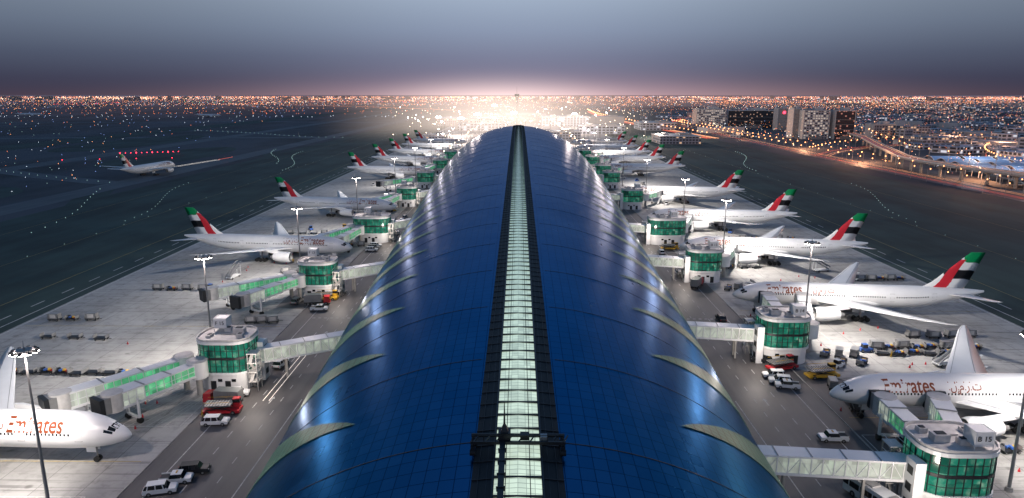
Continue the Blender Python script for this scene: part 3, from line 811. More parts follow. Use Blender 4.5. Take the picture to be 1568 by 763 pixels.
RMST = [(76, 30), (76, 98), (70, 163), (70, 233), (70, 292), (70, 381), (70, 467), (70, 556), (70, 650), (70, 750)]
for x, y in LMST+RMST:
    s_ = -1 if x < 0 else 1
    place(MM, 'floodlight_mast', (x, y, .05))
    light('POINT', 'flood_lamp', (x, y, 24.6), 13000, (1, .82, .76), shadow_soft_size=.8)
    sp = light('SPOT', 'flood_spot', (x+s_*1.5, y, 24.9), 78000, WARM, shadow_soft_size=.7, spot_size=R(125), spot_blend=.7)
    aim(sp, (x+s_*34, y+5, 0))

tb = MB()
for i in range(170):
    y = random.uniform(700, 2100); x = random.uniform(-.17, .17)*y+random.uniform(-20, 20)
    h = random.choice([12, 14, 20, 26]); tb.tube((x, y, 0), (x, y, h), .3, .15, 6, 'grey')
    big = random.random() < .1
    tb.octa(x, y, h, 1.1 if big else .35+.00018*y, 'lampw' if big or random.random() < .15 else 'lamp')
for x, y, h, r in ((-62, 1080, 30, 2.3), (-78, 960, 28, 2.0), (-8, 1180, 30, 2.3), (60, 1000, 26, 1.6), (-130, 1150, 24, 1.7), (-45, 1330, 40, 2.2), (95, 1200, 28, 1.9)):
    tb.tube((x, y, 0), (x, y, h), .4, .2, 6, 'grey')
    for k in range(5): tb.octa(x+(k-2)*r*.9, y, h+(k % 2)*r*.5, r*.6, 'lampw')
for s_ in (-1, 1):
    for y in range(560, 1300, 36): tb.octa(s_*(63+random.uniform(-2, 2)), y, 13, .5, 'lamp'); tb.tube((s_*63, y, 0), (s_*63, y, 13), .15, .1, 6, 'grey')
tb.obj('distant_floodlight_masts')
for x, y in ((-60, 860), (80, 870), (-90, 1050), (70, 1080), (-40, 1280), (130, 1300), (200, 1000)):
    light('POINT', 'terminal_lamp', (x, y, 30), 200000, (1, .8, .68), shadow_soft_size=2)

T = MB()
cx, cy = -58, 1190
for k in range(7):
    y = cy+k*16; r0 = 52-abs(k-3)*4
    pts = [(cx+r0*math.cos(R(a)), y, 36*math.sin(R(a))*(r0/52)) for a in range(0, 181, 10)]
    for a, c in zip(pts, pts[1:]): T.beam(a, c, 1.8, 2.0, 'grey')
for a in range(10, 180, 20):
    T.beam((cx+40*math.cos(R(a)), cy, 28*math.sin(R(a))), (cx+40*math.cos(R(a)), cy+96, 28*math.sin(R(a))), 1.2, 1.2, 'grey')
T.prism([(cx-45, cy+8), (cx+45, cy+8), (cx+45, cy+90), (cx-45, cy+90)], 0, 12, 'cityb')
T.prism([(cx-30, cy+12), (cx+30, cy+12), (cx+30, cy+80), (cx-30, cy+80)], 12, 20, 'hotelw')
T.obj('terminal_hall')
C = MB(); x0, y0 = -3, 1250
C.tube((x0, y0, 0), (x0, y0, 52), 3.0, 2.0, 14, 'concrete'); C.tube((x0, y0, 52), (x0, y0, 57), 2.2, 4.0, 14, 'concrete'); C.tube((x0, y0, 57), (x0, y0, 60), 4.0, 4.3, 14, 'wglass'); C.tube((x0, y0, 60), (x0, y0, 61), 4.5, 4.0, 14, 'grey')
C.tube((x0, y0, 61), (x0, y0, 74), .4, .15, 6, 'grey'); C.obj('control_tower')
for (x, y, w, d, h, k) in ((90, 1400, 90, 60, 18, 'cityb'), (55, 980, 60, 40, 10, 'citya'), (130, 1120, 70, 50, 12, 'cityb'), (200, 900, 50, 60, 9, 'citya'), (-120, 1420, 80, 60, 14, 'citya'), (240, 1250, 60, 80, 12, 'cityb'), (100, 800, 34, 26, 8, 'citya'), (-110, 930, 30, 26, 8, 'citya'), (0, 1600, 120, 60, 16, 'citya'), (180, 1500, 80, 50, 14, 'offwhite')):
    b = MB(); b.box(0, 0, h/2, w, d, h, k); b.box(0, 0, h+.5, w*1.02, d*1.02, 1., 'offwhite'); b.box(w*.2, 0, h+2.2, w*.3, d*.4, 2.4, 'grey'); b.box(-w*.25, d*.1, h+2, w*.12, d*.3, 2, 'offwhite')
    b.obj('terminal_building', loc=(x, y, 0))

# ------------------------------------------------------------------ city
def building(name, x, y, w, d, h, k, rot=0):
    e = empty(name, (x, y, 0), rot)
    b = MB(); b.box(0, 0, h/2, w, d, h, k); b.obj('walls', e)
    r_ = MB(); r_.box(0, 0, h+.6, w+1, d+1, 1.2, 'offwhite'); r_.box(w*.15, 0, h+3, w*.3, d*.5, 3.6, 'offwhite'); r_.box(-w*.3, 0, h+2.2, w*.1, d*.3, 2, 'grey'); r_.obj('roof', e)
    t = MB()
    for s_ in (-1, 1): t.box(s_*(w/2+.4), 0, h/2, 1.0, d+1.4, h, 'offwhite')
    n = int(h/6.6)
    for i in range(1, n): t.box(0, -d/2-.25, i*6.6, w, .6, .5, 'offwhite' if k == 'hotelw' else 'grey')
    t.box(0, -d/2-3, 2.5, w*.4, 6, 5, 'grey'); t.obj('fins_and_entrance', e)
    return e
building('hotel_building', 345, 1290, 50, 30, 34, 'hotelw')
building('office_building', 425, 1310, 88, 34, 31, 'hotelg')
building('hotel_sign_tower', 455, 1230, 20, 20, 36, 'concrete')
building('hotel_building', 408, 985, 34, 24, 38, 'hotelw')
building('office_tower', 444, 980, 26, 26, 38, 'hotelr')
building('office_building', 388, 1000, 10, 20, 40, 'concrete')
building('apartment_building', 520, 1020, 30, 24, 18, 'citya')
sg = MB(); sg.box(0, 0, 0, 4, .4, 4, 'redl'); sg.obj('hotel_sign', loc=(455, 1219.3, 30))
cb = MB(); rr = random.Random(3)
def okc(x, y):
    if y < 2600 and -1300 < x < 305: return False
    if x < 305 and x > -.75*y and y < 3300: return False
    if 330 < x < 540 and 900 < y < 1360: return False
    if x < 470 and y < 960: return False
    return True
for i in range(3200):
    y = 380*math.exp(rr.random()*3.2); x = rr.uniform(-.9, .95)*y
    if rr.random() < .5: x = rr.uniform(.25, .95)*y
    if not okc(x, y): continue
    big = rr.random() < .25
    w = rr.uniform(25, 80) if big else rr.uniform(10, 26); d = rr.uniform(20, 60) if big else rr.uniform(10, 24)
    h = rr.uniform(5, 10) if rr.random() < .88 else rr.uniform(12, 20)
    k = rr.choice(['citya', 'cityb', 'citya', 'cityb', 'offwhite']); rt = R(rr.choice([0, 0, 20]))
    cb.box(x, y, h/2, w, d, h, k, rt)
    if y < 2600:
        for q in range(2): cb.box(x+rr.uniform(-.3, .3)*w, y+rr.uniform(-.3, .3)*d, h+.8, w*.12, d*.12, 1.6, 'grey', rt)
cb.obj('distant_city_buildings')
sk = MB()
for i in range(160):
    y = rr.uniform(6000, 14000); x = rr.uniform(-.8, .8)*y; h = rr.uniform(15, 45)
    sk.box(x, y, h/2, rr.uniform(25, 60), 40, h, 'citya')
sk.obj('distant_skyline')
cl = MB()
def okl(x, y):
    if -1100 < x < 300 and y < 1900: return False
    if x < 300 and y < 2300: return False
    if x < -.06*y and y < 3300: return rr.random() < .12
    return True
for i in range(900):
    y0 = 1000*math.exp(rr.random()**.75*2.9); x0 = rr.uniform(-.85, .85)*y0
    if rr.random() < .3: x0 = rr.uniform(.2, .85)*y0; y0 *= .7
    a = rr.choice([0, 0, .1, -.15, math.pi/2, math.pi/2-.2, .6]); L = rr.uniform(.05, .35)*y0; stp = .008*y0+11
    k = rr.choices(['orange', 'orange2', 'cool', 'lamp', 'greenl', 'redl'], [48, 26, 9, 9, 1, 2])[0]
    rad = rr.uniform(.00014, .00032)
    n = int(L/stp)
    for j in range(n):
        x = x0+math.cos(a)*j*stp+rr.gauss(0, stp*.1); y = y0+math.sin(a)*j*stp+rr.gauss(0, stp*.15)
        if okl(x, y): cl.octa(x, y, 8+rr.random()*6, rad*y*rr.uniform(.6, 1.2), k)
for i in range(6500):
    y = 900*math.exp(rr.random()**.75*2.9); x = rr.uniform(-.85, .85)*y
    if okl(x, y): cl.octa(x, y, rr.uniform(3, 16), y*rr.uniform(.0001, .00027), rr.choice(['orange', 'orange2', 'cool', 'lamp', 'orange', 'orange2', 'lamp', 'bluel']))
for i in range(900):
    y = 420*math.exp(rr.random()*1.4); x = rr.uniform(300, 300+.75*y)
    cl.octa(x, y, rr.uniform(5, 12), y*rr.uniform(.0002, .0005), rr.choice(['orange', 'orange', 'lamp', 'cool', 'orange2', 'orange2']))
cl.obj('city_street_lights')

hw = curve((300, 120), (300, 500), (296, 900), (330, 1500), 30)
band('highway', hw, 22, .08, 'road')
hw2 = curve((302, 700), (420, 900), (700, 980), (1200, 1000), 24); band('highway', hw2, 18, .09, 'road')
hw3 = curve((380, 300), (372, 520), (420, 700), (620, 860), 24); band('highway', hw3, 16, .085, 'road')
hw4 = curve((200, 1500), (40, 2200), (-300, 3200), (-1400, 4200), 24); band('highway', hw4, 26, .085, 'road')
hw5 = curve((330, 1500), (500, 2200), (900, 2800), (2200, 3300), 24); band('highway', hw5, 26, .087, 'road')
hw6 = curve((270, 980), (250, 1300), (200, 1800), (260, 2600), 24); band('highway', hw6, 20, .083, 'road')
trl = MB()
def trail(pts, off, w, z, k):
    for a, c in zip(pts, pts[1:]):
        d = (Vector(c)-Vector(a)).normalized(); n = Vector((-d.y, d.x))*off
        trl.strip(Vector(a)+n, Vector(c)+n, w, z, k)
for pts in (hw, hw2, hw3):
    for off in (-7, -3.5, 3.5, 6.5): trail(pts, off, .3, .8, 'trail' if off < 0 else 'trailr')
for pts in (hw4, hw5, hw6):
    for off in (-8, -3.5, 3.5, 8): trail(pts, off, 1.8, .8, 'trail' if off < 0 else 'trailr')
vd = MB(); vp = [(447, 953), (420, 860), (392, 786), (362, 705), (340, 640), (322, 590), (315, 549), (316, 500), (325, 457), (345, 390), (372, 320)]
for i, (a, c) in enumerate(zip(vp, vp[1:])):
    vd.beam((*a, 9), (*c, 9), 9.5, 1.2, 'concrete')
    d = (Vector(c)-Vector(a)).normalized(); n = Vector((-d.y, d.x))*4.6
    for s_ in (-1, 1): vd.beam((a[0]+n.x*s_, a[1]+n.y*s_, 10.1), (c[0]+n.x*s_, c[1]+n.y*s_, 10.1), .3, 1.1, 'offwhite')
    for t in (0, .5):
        px, py = a[0]+(c[0]-a[0])*t, a[1]+(c[1]-a[1])*t
        vd.tube((px, py, 0), (px, py, 8), 1.1, 1.1, 10, 'concrete'); vd.frus(px, py, 7, 8.4, 2, 2, 7, 2.4, 'concrete')
vd.obj('viaduct')
trail(vp, 1.8, .3, 10.2, 'trail'); trail(vp, -1.8, .25, 10.2, 'trailr')
trl.obj('traffic_light_trails')
for r_ in range(3):
    for k in range(6):
        cn = MB(); w = 24
        prof = [(-w/2+w*i/10, 5.5+2.6*math.sin(math.pi*i/10)) for i in range(11)]
        for (xa, za), (xb, zb) in zip(prof, prof[1:]): cn.add([(-11, xa, za), (-11, xb, zb), (11, xb, zb), (11, xa, za)], [(0, 1, 2, 3)], 'canopy')
        for yy in (-12, 0, 12):
            for xx in (-10, 10):
                cn.tube((xx, yy*.97, 0), (xx, yy*.97, 5.5 if yy else 8), .25, .25, 6, 'white')
        for xx in (-11, 11):
            for (xa, za), (xb, zb) in zip(prof, prof[1:]): cn.beam((xx, xa, za+.1), (xx, xb, zb+.1), .4, .4, 'white')
        cn.obj('parking_canopy', loc=(339+k*5.5+r_*26, 468+k*28-r_*3, 0.04), rot=R(-11))
for x, y in ((372, 500), (385, 590)): light('POINT', 'canopy_fill_light', (x, y, 26), 30000, (.85, .9, 1), shadow_soft_size=1)  # cool fill lights added to brighten the canopies, no fixtures
sl = MB()
for pts, off in ((hw, 12.5), (hw, -12.5), (hw2, 11), (hw3, 10), (vp, 5), (hw6, 11)):
    zb = 10 if pts is vp else 0
    for (a, c) in zip(pts, pts[1:]):
        for t in (0, .5):
            d = (Vector(c)-Vector(a)).normalized(); n = Vector((-d.y, d.x))*off
            x, y = a[0]+(c[0]-a[0])*t+n.x, a[1]+(c[1]-a[1])*t+n.y
            sl.tube((x, y, zb), (x, y, zb+9), .15, .1, 6, 'grey'); sl.beam((x, y, zb+9), (x-n.x*.15, y-n.y*.15, zb+9.2), .1, .1, 'grey'); sl.octa(x-n.x*.15, y-n.y*.15, zb+9, .2+.0006*y, 'orange')
sl.obj('highway_lamps')
for x, y in ((312, 250), (318, 380), (330, 500), (312, 640), (325, 800), (330, 1050), (420, 650), (520, 760), (560, 920), (700, 1000), (440, 430), (560, 560), (270, 1350)):
    light('POINT', 'street_light', (x, y, 16), 56000, (1, .48, .25), shadow_soft_size=1)

# ------------------------------------------------------------------ vehicles
def wheels(b, xs, y, r=.36):
    for x in xs:
        for s_ in (-1, 1): b.tube((x, s_*(y-.22), r), (x, s_*y, r), r, r, 12, 'black'); b.tube((x, s_*y, r), (x, s_*(y+.02), r), r*.5, r*.5, 8, 'grey')
def car_mesh(col, pick=False):
    b = MB(); W = 1.9
    prof = [(-2.4, .4), (2.4, .4), (2.45, .75), (2.3, .98), (1.2, 1.08), (-2.3, 1.1), (-2.45, .9)]
    n = len(prof); vs = [(x, -W/2, z) for x, z in prof]+[(x, W/2, z) for x, z in prof]
    b.add(vs, [tuple(range(n)), tuple(range(n, 2*n))[::-1]]+[(i, n+i, n+(i+1) % n, (i+1) % n) for i in range(n)], col)
    if pick:
        b.frus(.2, 0, 1.08, 1.7, 2.3, 1.8, 1.6, 1.5, 'wglass'); b.box(.2, 0, 1.74, 1.6, 1.5, .08, col); b.box(-1.6, 0, 1.12, 1.4, 1.6, .06, 'dark'); b.box(-1.6, .88, 1.2, 1.5, .08, .24, col); b.box(-1.6, -.88, 1.2, 1.5, .08, .24, col)
        b.box(.2, 0, 1.84, .2, .7, .1, 'yellow')
    else:
        b.frus(-.5, 0, 1.08, 1.72, 3.6, 1.8, 2.6, 1.5, 'wglass'); b.box(-.5, 0, 1.76, 2.65, 1.52, .08, col)
        for x in (-1.7, -.5, .65):
            for s_ in (-1, 1): b.beam((x, s_*.9, 1.08), (x*.85-.08, s_*.76, 1.74), .1, .1, col)
    wheels(b, (-1.5, 1.5), W/2+.01)
    for s_ in (-1, 1): b.box(2.42, s_*.7, .8, .08, .35, .16, 'offwhite'); b.box(-2.44, s_*.75, .85, .06, .25, .2, 'red'); b.box(1.0, s_*1.02, 1.15, .18, .16, .14, col)
    b.box(2.46, 0, .5, .1, 1.8, .2, 'dark'); b.box(-2.47, 0, .5, .1, 1.8, .2, 'dark')
    return b.mesh('car')
def truck_mesh(col, col2, lift=0):
    b = MB(); b.box(-.3, 0, .75, 7.2, 1.6, .3, 'dark'); b.frus(2.6, 0, .7, 2.5, 1.9, 2.3, 1.5, 2.2, col); b.frus(3.0, 0, 1.5, 2.3, 1.3, 2.1, 1.0, 1.9, 'wglass')
    wheels(b, (2.4, -1.6, -2.7), 1.15, .48)
    z = 1.0+lift
    b.box(-1.3, 0, z+1.1, 5, 2.3, 2.2, col2)
    for x in (-3.2, -1.9, -.6, .6):
        b.box(x, 0, z+1.1, .08, 2.36, 2.2, 'grey')
    if lift:
        for s_ in (-1, 1): b.beam((-3.5, s_*.8, 1), (1, s_*.8, z), .15, .15, 'grey'); b.beam((1, s_*.85, 1), (-3.5, s_*.85, z), .15, .15, 'grey')
    return b.mesh('truck')
def loader_mesh(col):
    b = MB(); b.box(0, 0, .6, 7, 2.6, .5, col); b.box(-.6, 0, 1.9, 5.2, 2.8, .2, 'grey')
    for s_ in (-1, 1): b.beam((-2.8, s_*1.1, .9), (1.8, s_*1.1, 1.8), .15, .15, 'dark'); b.beam((1.8, s_*1.1, .9), (-2.8, s_*1.1, 1.8), .15, .15, 'dark')
    b.box(2.6, .7, 1.8, 1.3, 1.1, 1.8, col); b.box(2.6, .7, 2.2, 1.35, 1.15, .7, 'wglass'); wheels(b, (-2.5, 2.3), 1.35, .42)
    for i in range(9): b.tube((-3+i*.55, -1.3, 2.03), (-3+i*.55, 1.3, 2.03), .06, .06, 6, 'dark')
    for s_ in (-1, 1): b.beam((-3, s_*1.35, 2.6), (1.8, s_*1.35, 2.6), .06, .06, 'yellow')
    return b.mesh('loader')
def dolly_mesh(load):
    b = MB(); b.box(0, 0, .55, 3.2, 1.7, .15, 'dark'); wheels(b, (-1.1, 1.1), .85, .26); b.beam((1.6, 0, .5), (2.6, 0, .35), .1, .1, 'dark')
    for x in (-1.55, 1.55): b.box(x, 0, 1.0, .08, 1.6, .8, 'grey')
    if load == 1: b.frus(0, 0, .64, 2.1, 2.4, 1.5, 2.9, 1.6, 'grey'); b.box(0, -.78, 1.4, 1.6, .06, 1.0, 'offwhite')
    if load == 2:
        for i in range(7): b.box(random.uniform(-1.1, 1.1), random.uniform(-.5, .5), random.uniform(.8, 1.2), .7, .5, .35, random.choice(['dark', 'blue', 'red', 'offwhite', 'yellow']), random.random()*3)
    return b.mesh('dolly')
def bus_mesh():
    b = MB(); b.frus(0, 0, .4, 3., 11.5, 2.6, 11.2, 2.45, 'white'); b.box(0, 0, 1.95, 11.45, 2.66, .9, 'wglass'); b.box(2, 0, 3.1, 2.4, 1.6, .25, 'offwhite'); b.box(-3, 0, 3.1, 2, 1.4, .22, 'grey')
    for x in (-4.5, -2.2, .2, 2.6, 4.6): b.box(x, 0, 1.95, .15, 2.7, .92, 'white')
    wheels(b, (-3.6, 3.8), 1.32, .5); return b.mesh('bus')
def tug_mesh(col):
    b = MB(); b.frus(0, 0, .3, 1.05, 3.0, 1.5, 2.8, 1.4, col); b.frus(-.4, 0, 1.05, 1.9, 1.2, 1.3, 1.0, 1.2, 'wglass'); b.box(-.4, 0, 1.94, 1.15, 1.3, .08, col); wheels(b, (-1, 1), .78, .34)
    b.box(1.2, 0, 1.1, .5, 1.0, .12, 'dark'); return b.mesh('tug')
def stairs_mesh():
    b = MB(); b.box(-1.5, 0, .7, 5.5, 1.9, .4, 'white'); wheels(b, (-3.3, .6), 1.0, .36)
    b.beam((-4.4, 0, .6), (1.6, 0, 3.9), 1.4, .2, 'grey'); b.box(2.3, 0, 3.95, 1.6, 1.6, .15, 'grey')
    for s_ in (-1, 1): b.beam((-4.4, s_*.75, 1.5), (1.6, s_*.75, 4.9), .08, .3, 'grey'); b.beam((1.6, s_*.75, 4.9), (3.0, s_*.75, 4.9), .08, .1, 'white'); b.beam((2, s_*.7, .6), (2, s_*.7, 3.9), .15, .15, 'white')
    return b.mesh('stairs')
CW, CWP, CG, CD = car_mesh('white'), car_mesh('white', True), car_mesh('grey'), car_mesh('dark')
TR, TW, LR, LY = truck_mesh('red', 'grey'), truck_mesh('white', 'white', 1.2), loader_mesh('red'), loader_mesh('yellow')
D0, D1, D2 = dolly_mesh(0), dolly_mesh(1), dolly_mesh(2); BU = bus_mesh(); TB, TWt = tug_mesh('blue'), tug_mesh('white'); ST = stairs_mesh()
def put(me, name, x, y, a=0, z=.09): return place(me, name, (x, y, z), R(a))
put(CW, 'parked_car', -56.2, 119, 5); put(CW, 'parked_car', -57.2, 131.5, 12); put(CWP, 'parked_pickup', -54, 99.2, 10); put(CW, 'parked_car', -55, 96.2, 15); put(CD, 'parked_car', -52.5, 102, 12)
put(LR, 'cargo_loader', -57, 124, 5); put(TR, 'service_truck', -58.5, 127.8, 175, .06)
put(CW, 'parked_car', -53.5, 147.5, 80); put(CWP, 'parked_pickup', -56.5, 189, 5); put(TR, 'service_truck', -58.5, 195, 8); put(LY, 'cargo_loader', -57.5, 200, 0); put(CD, 'parked_car', -55, 205, 8)
put(CW, 'parked_car', -57.5, 266, 4); put(CG, 'parked_car', -57.5, 270, 2); put(CW, 'parked_car', -57.5, 274, 4); put(TW, 'catering_truck', -58, 300, 85); put(CW, 'parked_car', -56, 330, 90); put(CG, 'parked_car', -50, 240, 90)
put(CWP, 'parked_pickup', 55.8, 113.8, 178); put(CW, 'parked_car', 55.8, 139, 170); put(CW, 'parked_car', 55.5, 142, 175); put(CWP, 'parked_pickup', 56.3, 136.5, 168)
put(BU, 'shuttle_bus', 53.5, 93, 110); put(CD, 'parked_car', 56, 151, 165); put(LR, 'cargo_loader', 59, 147, 20); put(LY, 'cargo_loader', 66, 142.5, 10); put(TWt, 'baggage_tug', 72, 148, 30)
put(TR, 'service_truck', 57, 215, 60); put(CW, 'parked_car', 56, 230, 5); put(CW, 'parked_car', 55, 262, 90); put(LY, 'cargo_loader', 60, 270, 0); put(CD, 'parked_car', 55, 181, 90)
put(TW, 'catering_truck', -86, 264, 100, .06); put(TW, 'catering_truck', 92, 200, 100, .06); put(TB, 'baggage_tug', -78, 138.5, 10, .06); put(TWt, 'baggage_tug', -80.5, 141, 12, .06)
for x, y, a in ((72, 205, 160), (98, 150, 20), (-95, 226, 80), (80, 272, 100), (104, 235, 200)): put(ST, 'passenger_stairs', x, y, a, .06)
rv = random.Random(11)
def row(x0, x1, y, n, kinds, a=0):
    for i in range(n):
        x = x0+(x1-x0)*i/(n-1)+rv.uniform(-.4, .4); put(rv.choice(kinds), 'baggage_dolly', x, y+rv.uniform(-.5, .5), a+rv.uniform(-8, 8), .06)
row(-118, -86, 142.5, 10, [D0, D0, D2]); row(-113, -99, 210, 4, [D1, D2]); row(-118, -104, 165, 3, [D0])
row(86, 110, 160, 8, [D1, D2, D0]); row(86, 104, 156, 6, [D2, D0]); row(72, 79, 155, 3, [D2, D1], 60); row(73, 78, 150, 2, [D2], 40); row(110, 126, 224, 6, [D1, D2]); row(100, 114, 168, 4, [D1])
row(-76, -72, 165, 2, [D2, D1], 50); row(-100, -80, 300, 5, [D1, D0]); row(90, 115, 290, 6, [D1, D2]); row(-95, -75, 395, 5, [D1, D2]); row(75, 100, 345, 6, [D1, D0]); row(-80, -70, 232, 3, [D1, D2], 20)
row(84, 90, 110, 2, [D2]); row(66, 71, 137, 2, [D1, D2], 70); row(67, 75, 172, 3, [D1, D0], 15); row(66, 72, 212, 3, [D2, D1], 50); row(-66, -72, 178, 3, [D1], 15); row(-72, -66, 150, 2, [D2, D1], 80); row(-64, -72, 275, 3, [D2, D1], 10)
row(118, 128, 140, 3, [D1, D0], 30); row(-126, -116, 180, 3, [D1, D2]); row(70, 84, 240, 4, [D1, D2, D0], 20)
put(TB, 'baggage_tug', 83, 158, 0, .06); put(TWt, 'baggage_tug', 107, 224, 0, .06); put(TB, 'baggage_tug', -97, 210, 180, .06)
put(CWP, 'parked_pickup', 64.5, 167, 95, .07); put(CW, 'parked_car', 68, 180, 10, .07); put(TW, 'catering_truck', 66, 128, 80, .07); put(LY, 'cargo_loader', -66, 216, 90, .07); put(CG, 'parked_car', -65, 196, 80, .07)
for i in range(30):
    s_ = rv.choice([-1, 1]); put(rv.choice([CW, CG, CD, CW, CWP]), 'service_car', s_*rv.uniform(50, 57), rv.uniform(290, 660), rv.choice([90, 0, 85]))
for i in range(36):
    s_ = rv.choice([-1, 1]); put(rv.choice([D1, D2, TB, TWt, LY, TW, ST]), 'ground_equipment', s_*rv.uniform(66, 100), rv.uniform(300, 700), rv.uniform(0, 180), .06)
b = MB()
for dx in (-.6, .6): b.strip((-50+dx, 128), (-50+dx, 158), .12, .7, 'streak')
b.obj('headlight_trail')

sm_ = MB()
for s_ in (-1, 1):
    for y in ([105.5, 175, 250, 346, 505, 592] if s_ < 0 else [123, 190, 254, 319, 400]):
        sm_.strip((s_*63, y), (s_*131, y), .18, .07, 'liney')
        for k in range(12): sm_.strip((s_*(64+k*5.5), y-33), (s_*(67+k*5.5), y-33), .2, .07, 'line')
for (x0, x1, y0, y1) in ((-96, -66, 88, 95), (-79, -62.5, 118, 136), (62, 76, 104, 116), (62.5, 78, 165, 176), (-80, -63, 222, 234), (63, 74, 236, 246)):
    for a, c in (((x0, y0), (x1, y0)), ((x1, y0), (x1, y1)), ((x1, y1), (x0, y1)), ((x0, y1), (x0, y0))): sm_.strip(a, c, .18, .072, 'line')
    t = x0
    while t < x1-2: sm_.strip((t, y0), (min(t+(y1-y0)*.35, x1), y1), .14, .073, 'line'); t += 1.7
sm_.obj('stand_markings')
poly_sheet('service_bay', [(61.3, 104), (76, 104), (76, 136), (61.3, 148)], .065, 'road')
poly_sheet('service_bay', [(61.3, 162), (72, 165), (72, 184), (61.3, 186)], .065, 'road')
poly_sheet('service_bay', [(-61.3, 190), (-70, 192), (-70, 225), (-61.3, 228)], .065, 'road')
cn = MB()
for i in range(60):
    s_ = rv.choice([-1, 1]); x, y = s_*rv.uniform(62, 100), rv.uniform(95, 260); cn.tube((x, y, .06), (x, y, .75), .22, .04, 8, 'red')
cn.obj('traffic_cones')

def worker(x, y, rot, step=.18):
    V = [(0, 0, .95), (0, 0, 1.2), (0, 0, 1.42), (0, 0, 1.52), (0, .01, 1.66), (0, .0, 1.76), (.19, 0, 1.42), (.25, .05, 1.15), (.24, .2, .92), (-.19, 0, 1.42), (-.26, -.04, 1.15), (-.24, .02, .9),
         (.1, 0, .9), (.11, step, .5), (.11, step-.05, .08), (.11, step+.12, .04), (-.1, 0, .9), (-.11, -step*.4, .5), (-.11, -step, .09), (-.11, -step+.16, .04)]
    E = [(0, 1), (1, 2), (2, 3), (3, 4), (4, 5), (2, 6), (6, 7), (7, 8), (2, 9), (9, 10), (10, 11), (0, 12), (12, 13), (13, 14), (14, 15), (0, 16), (16, 17), (17, 18), (18, 19)]
    Rr = [.15, .15, .14, .06, .1, .09, .075, .05, .035, .075, .05, .035, .1, .07, .05, .04, .1, .07, .05, .04]
    me = bpy.data.meshes.new('ground_worker'); me.from_pydata(V, E, []); o = place(me, 'ground_worker', (x, y, .07), rot)
    me.materials.append(M['yellow'])
    md = o.modifiers.new('s', 'SKIN')
    for i, sv in enumerate(me.skin_vertices[0].data): sv.radius = (Rr[i], Rr[i]*.85); sv.use_root = (i == 0)
    o.modifiers.new('ss', 'SUBSURF').levels = 1
for x, y, r_ in ((87, 154, 1), (80, 128, 2), (-74, 128, 0), (-60, 122, 2), (93, 200, 1), (-82, 246, 3)):
    try: worker(x, y, r_)
    except Exception as ex: print('worker', ex)

# ------------------------------------------------------------------ haze glow over terminal and city, added as self-emitting volumes without scattering
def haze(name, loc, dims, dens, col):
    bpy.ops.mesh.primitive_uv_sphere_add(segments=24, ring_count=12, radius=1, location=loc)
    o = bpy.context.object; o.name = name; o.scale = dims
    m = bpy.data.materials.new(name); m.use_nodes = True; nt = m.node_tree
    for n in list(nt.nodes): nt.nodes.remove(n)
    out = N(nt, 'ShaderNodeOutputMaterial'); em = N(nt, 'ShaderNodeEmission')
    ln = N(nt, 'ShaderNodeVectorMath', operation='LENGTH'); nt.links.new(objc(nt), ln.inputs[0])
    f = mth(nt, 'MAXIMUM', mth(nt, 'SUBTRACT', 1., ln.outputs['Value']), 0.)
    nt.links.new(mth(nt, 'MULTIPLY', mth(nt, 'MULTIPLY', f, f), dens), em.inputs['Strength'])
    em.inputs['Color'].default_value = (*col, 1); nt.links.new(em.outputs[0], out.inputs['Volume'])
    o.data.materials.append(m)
haze('haze_glow_volume', (-30, 1150, 22), (300, 420, 85), .0046, (1, .80, .67))
haze('haze_glow_volume', (250, 3600, 40), (2600, 1800, 170), .00018, (1, .55, .42))

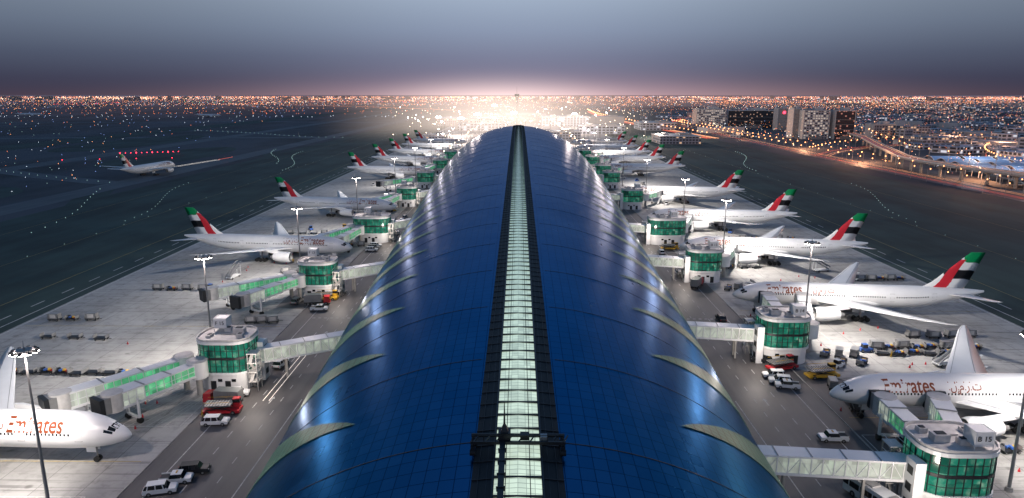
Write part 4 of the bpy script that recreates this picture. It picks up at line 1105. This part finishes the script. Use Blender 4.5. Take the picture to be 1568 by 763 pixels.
# ------------------------------------------------------------------ world
w = bpy.data.worlds.new('World'); scene.world = w; w.use_nodes = True; nt = w.node_tree
bg = nt.nodes['Background']
tcn = N(nt, 'ShaderNodeTexCoord'); s = sep(nt, tcn.outputs['Generated'])
zc = mth(nt, 'MAXIMUM', s[2], 0.)
base = ramp(nt, zc, [(0, (.052, .050, .092)), (.02, (.062, .070, .125)), (.05, (.105, .132, .21)), (.085, (.185, .235, .335)), (.125, (.27, .335, .44)), (.22, (.22, .34, .48)), (.5, (.09, .19, .38)), (1, (.03, .08, .2))])
az = mth(nt, 'POWER', 2.718, mth(nt, 'MULTIPLY', mth(nt, 'MULTIPLY', s[0], s[0]), -7.))
az2 = mth(nt, 'POWER', 2.718, mth(nt, 'MULTIPLY', mth(nt, 'MULTIPLY', s[0], s[0]), -14.))
lowz = mth(nt, 'POWER', 2.718, mth(nt, 'MULTIPLY', zc, -24.))
vlow = mth(nt, 'POWER', 2.718, mth(nt, 'MULTIPLY', zc, -100.))
bri = mth(nt, 'ADD', .64, mth(nt, 'MULTIPLY', az, .58))
c1 = mixc(nt, 1., base, bri, 'MULTIPLY')
gl = mixc(nt, 1., (.245, .195, .235), mth(nt, 'MULTIPLY', az2, lowz), 'MULTIPLY')
gl2 = mixc(nt, 1., (.10, .048, .040), mth(nt, 'MULTIPLY', mth(nt, 'ADD', az, .22), vlow), 'MULTIPLY')
c2 = mixc(nt, 1., c1, gl, 'ADD'); c2 = mixc(nt, 1., c2, gl2, 'ADD')
sky = N(nt, 'ShaderNodeTexSky', sky_type='NISHITA'); sky.sun_disc = False; sky.sun_elevation = R(1); sky.sun_rotation = R(200)
c3 = mixc(nt, 1., c2, mixc(nt, 1., sky.outputs[0], (.004, .004, .004), 'MULTIPLY'), 'ADD')
nt.links.new(c3, bg.inputs['Color']); bg.inputs['Strength'].default_value = 1.0
sun = light('SUN', 'sun', (0, 0, 200), .05, (1, .8, .65), angle=R(3)); aim(sun, (60, 160, 180))

# ------------------------------------------------------------------ camera
cam = bpy.data.cameras.new('camera'); co = bpy.data.objects.new('camera', cam); COL.objects.link(co)
cam.sensor_width = 36; cam.lens = 24.5; cam.clip_end = 120000; cam.clip_start = .5
co.location = (0, 0, 60); co.rotation_euler = (R(90-12.5), 0, R(.53))
scene.camera = co
scene.view_settings.view_transform = 'Standard'; scene.view_settings.look = 'None'; scene.view_settings.exposure = 0
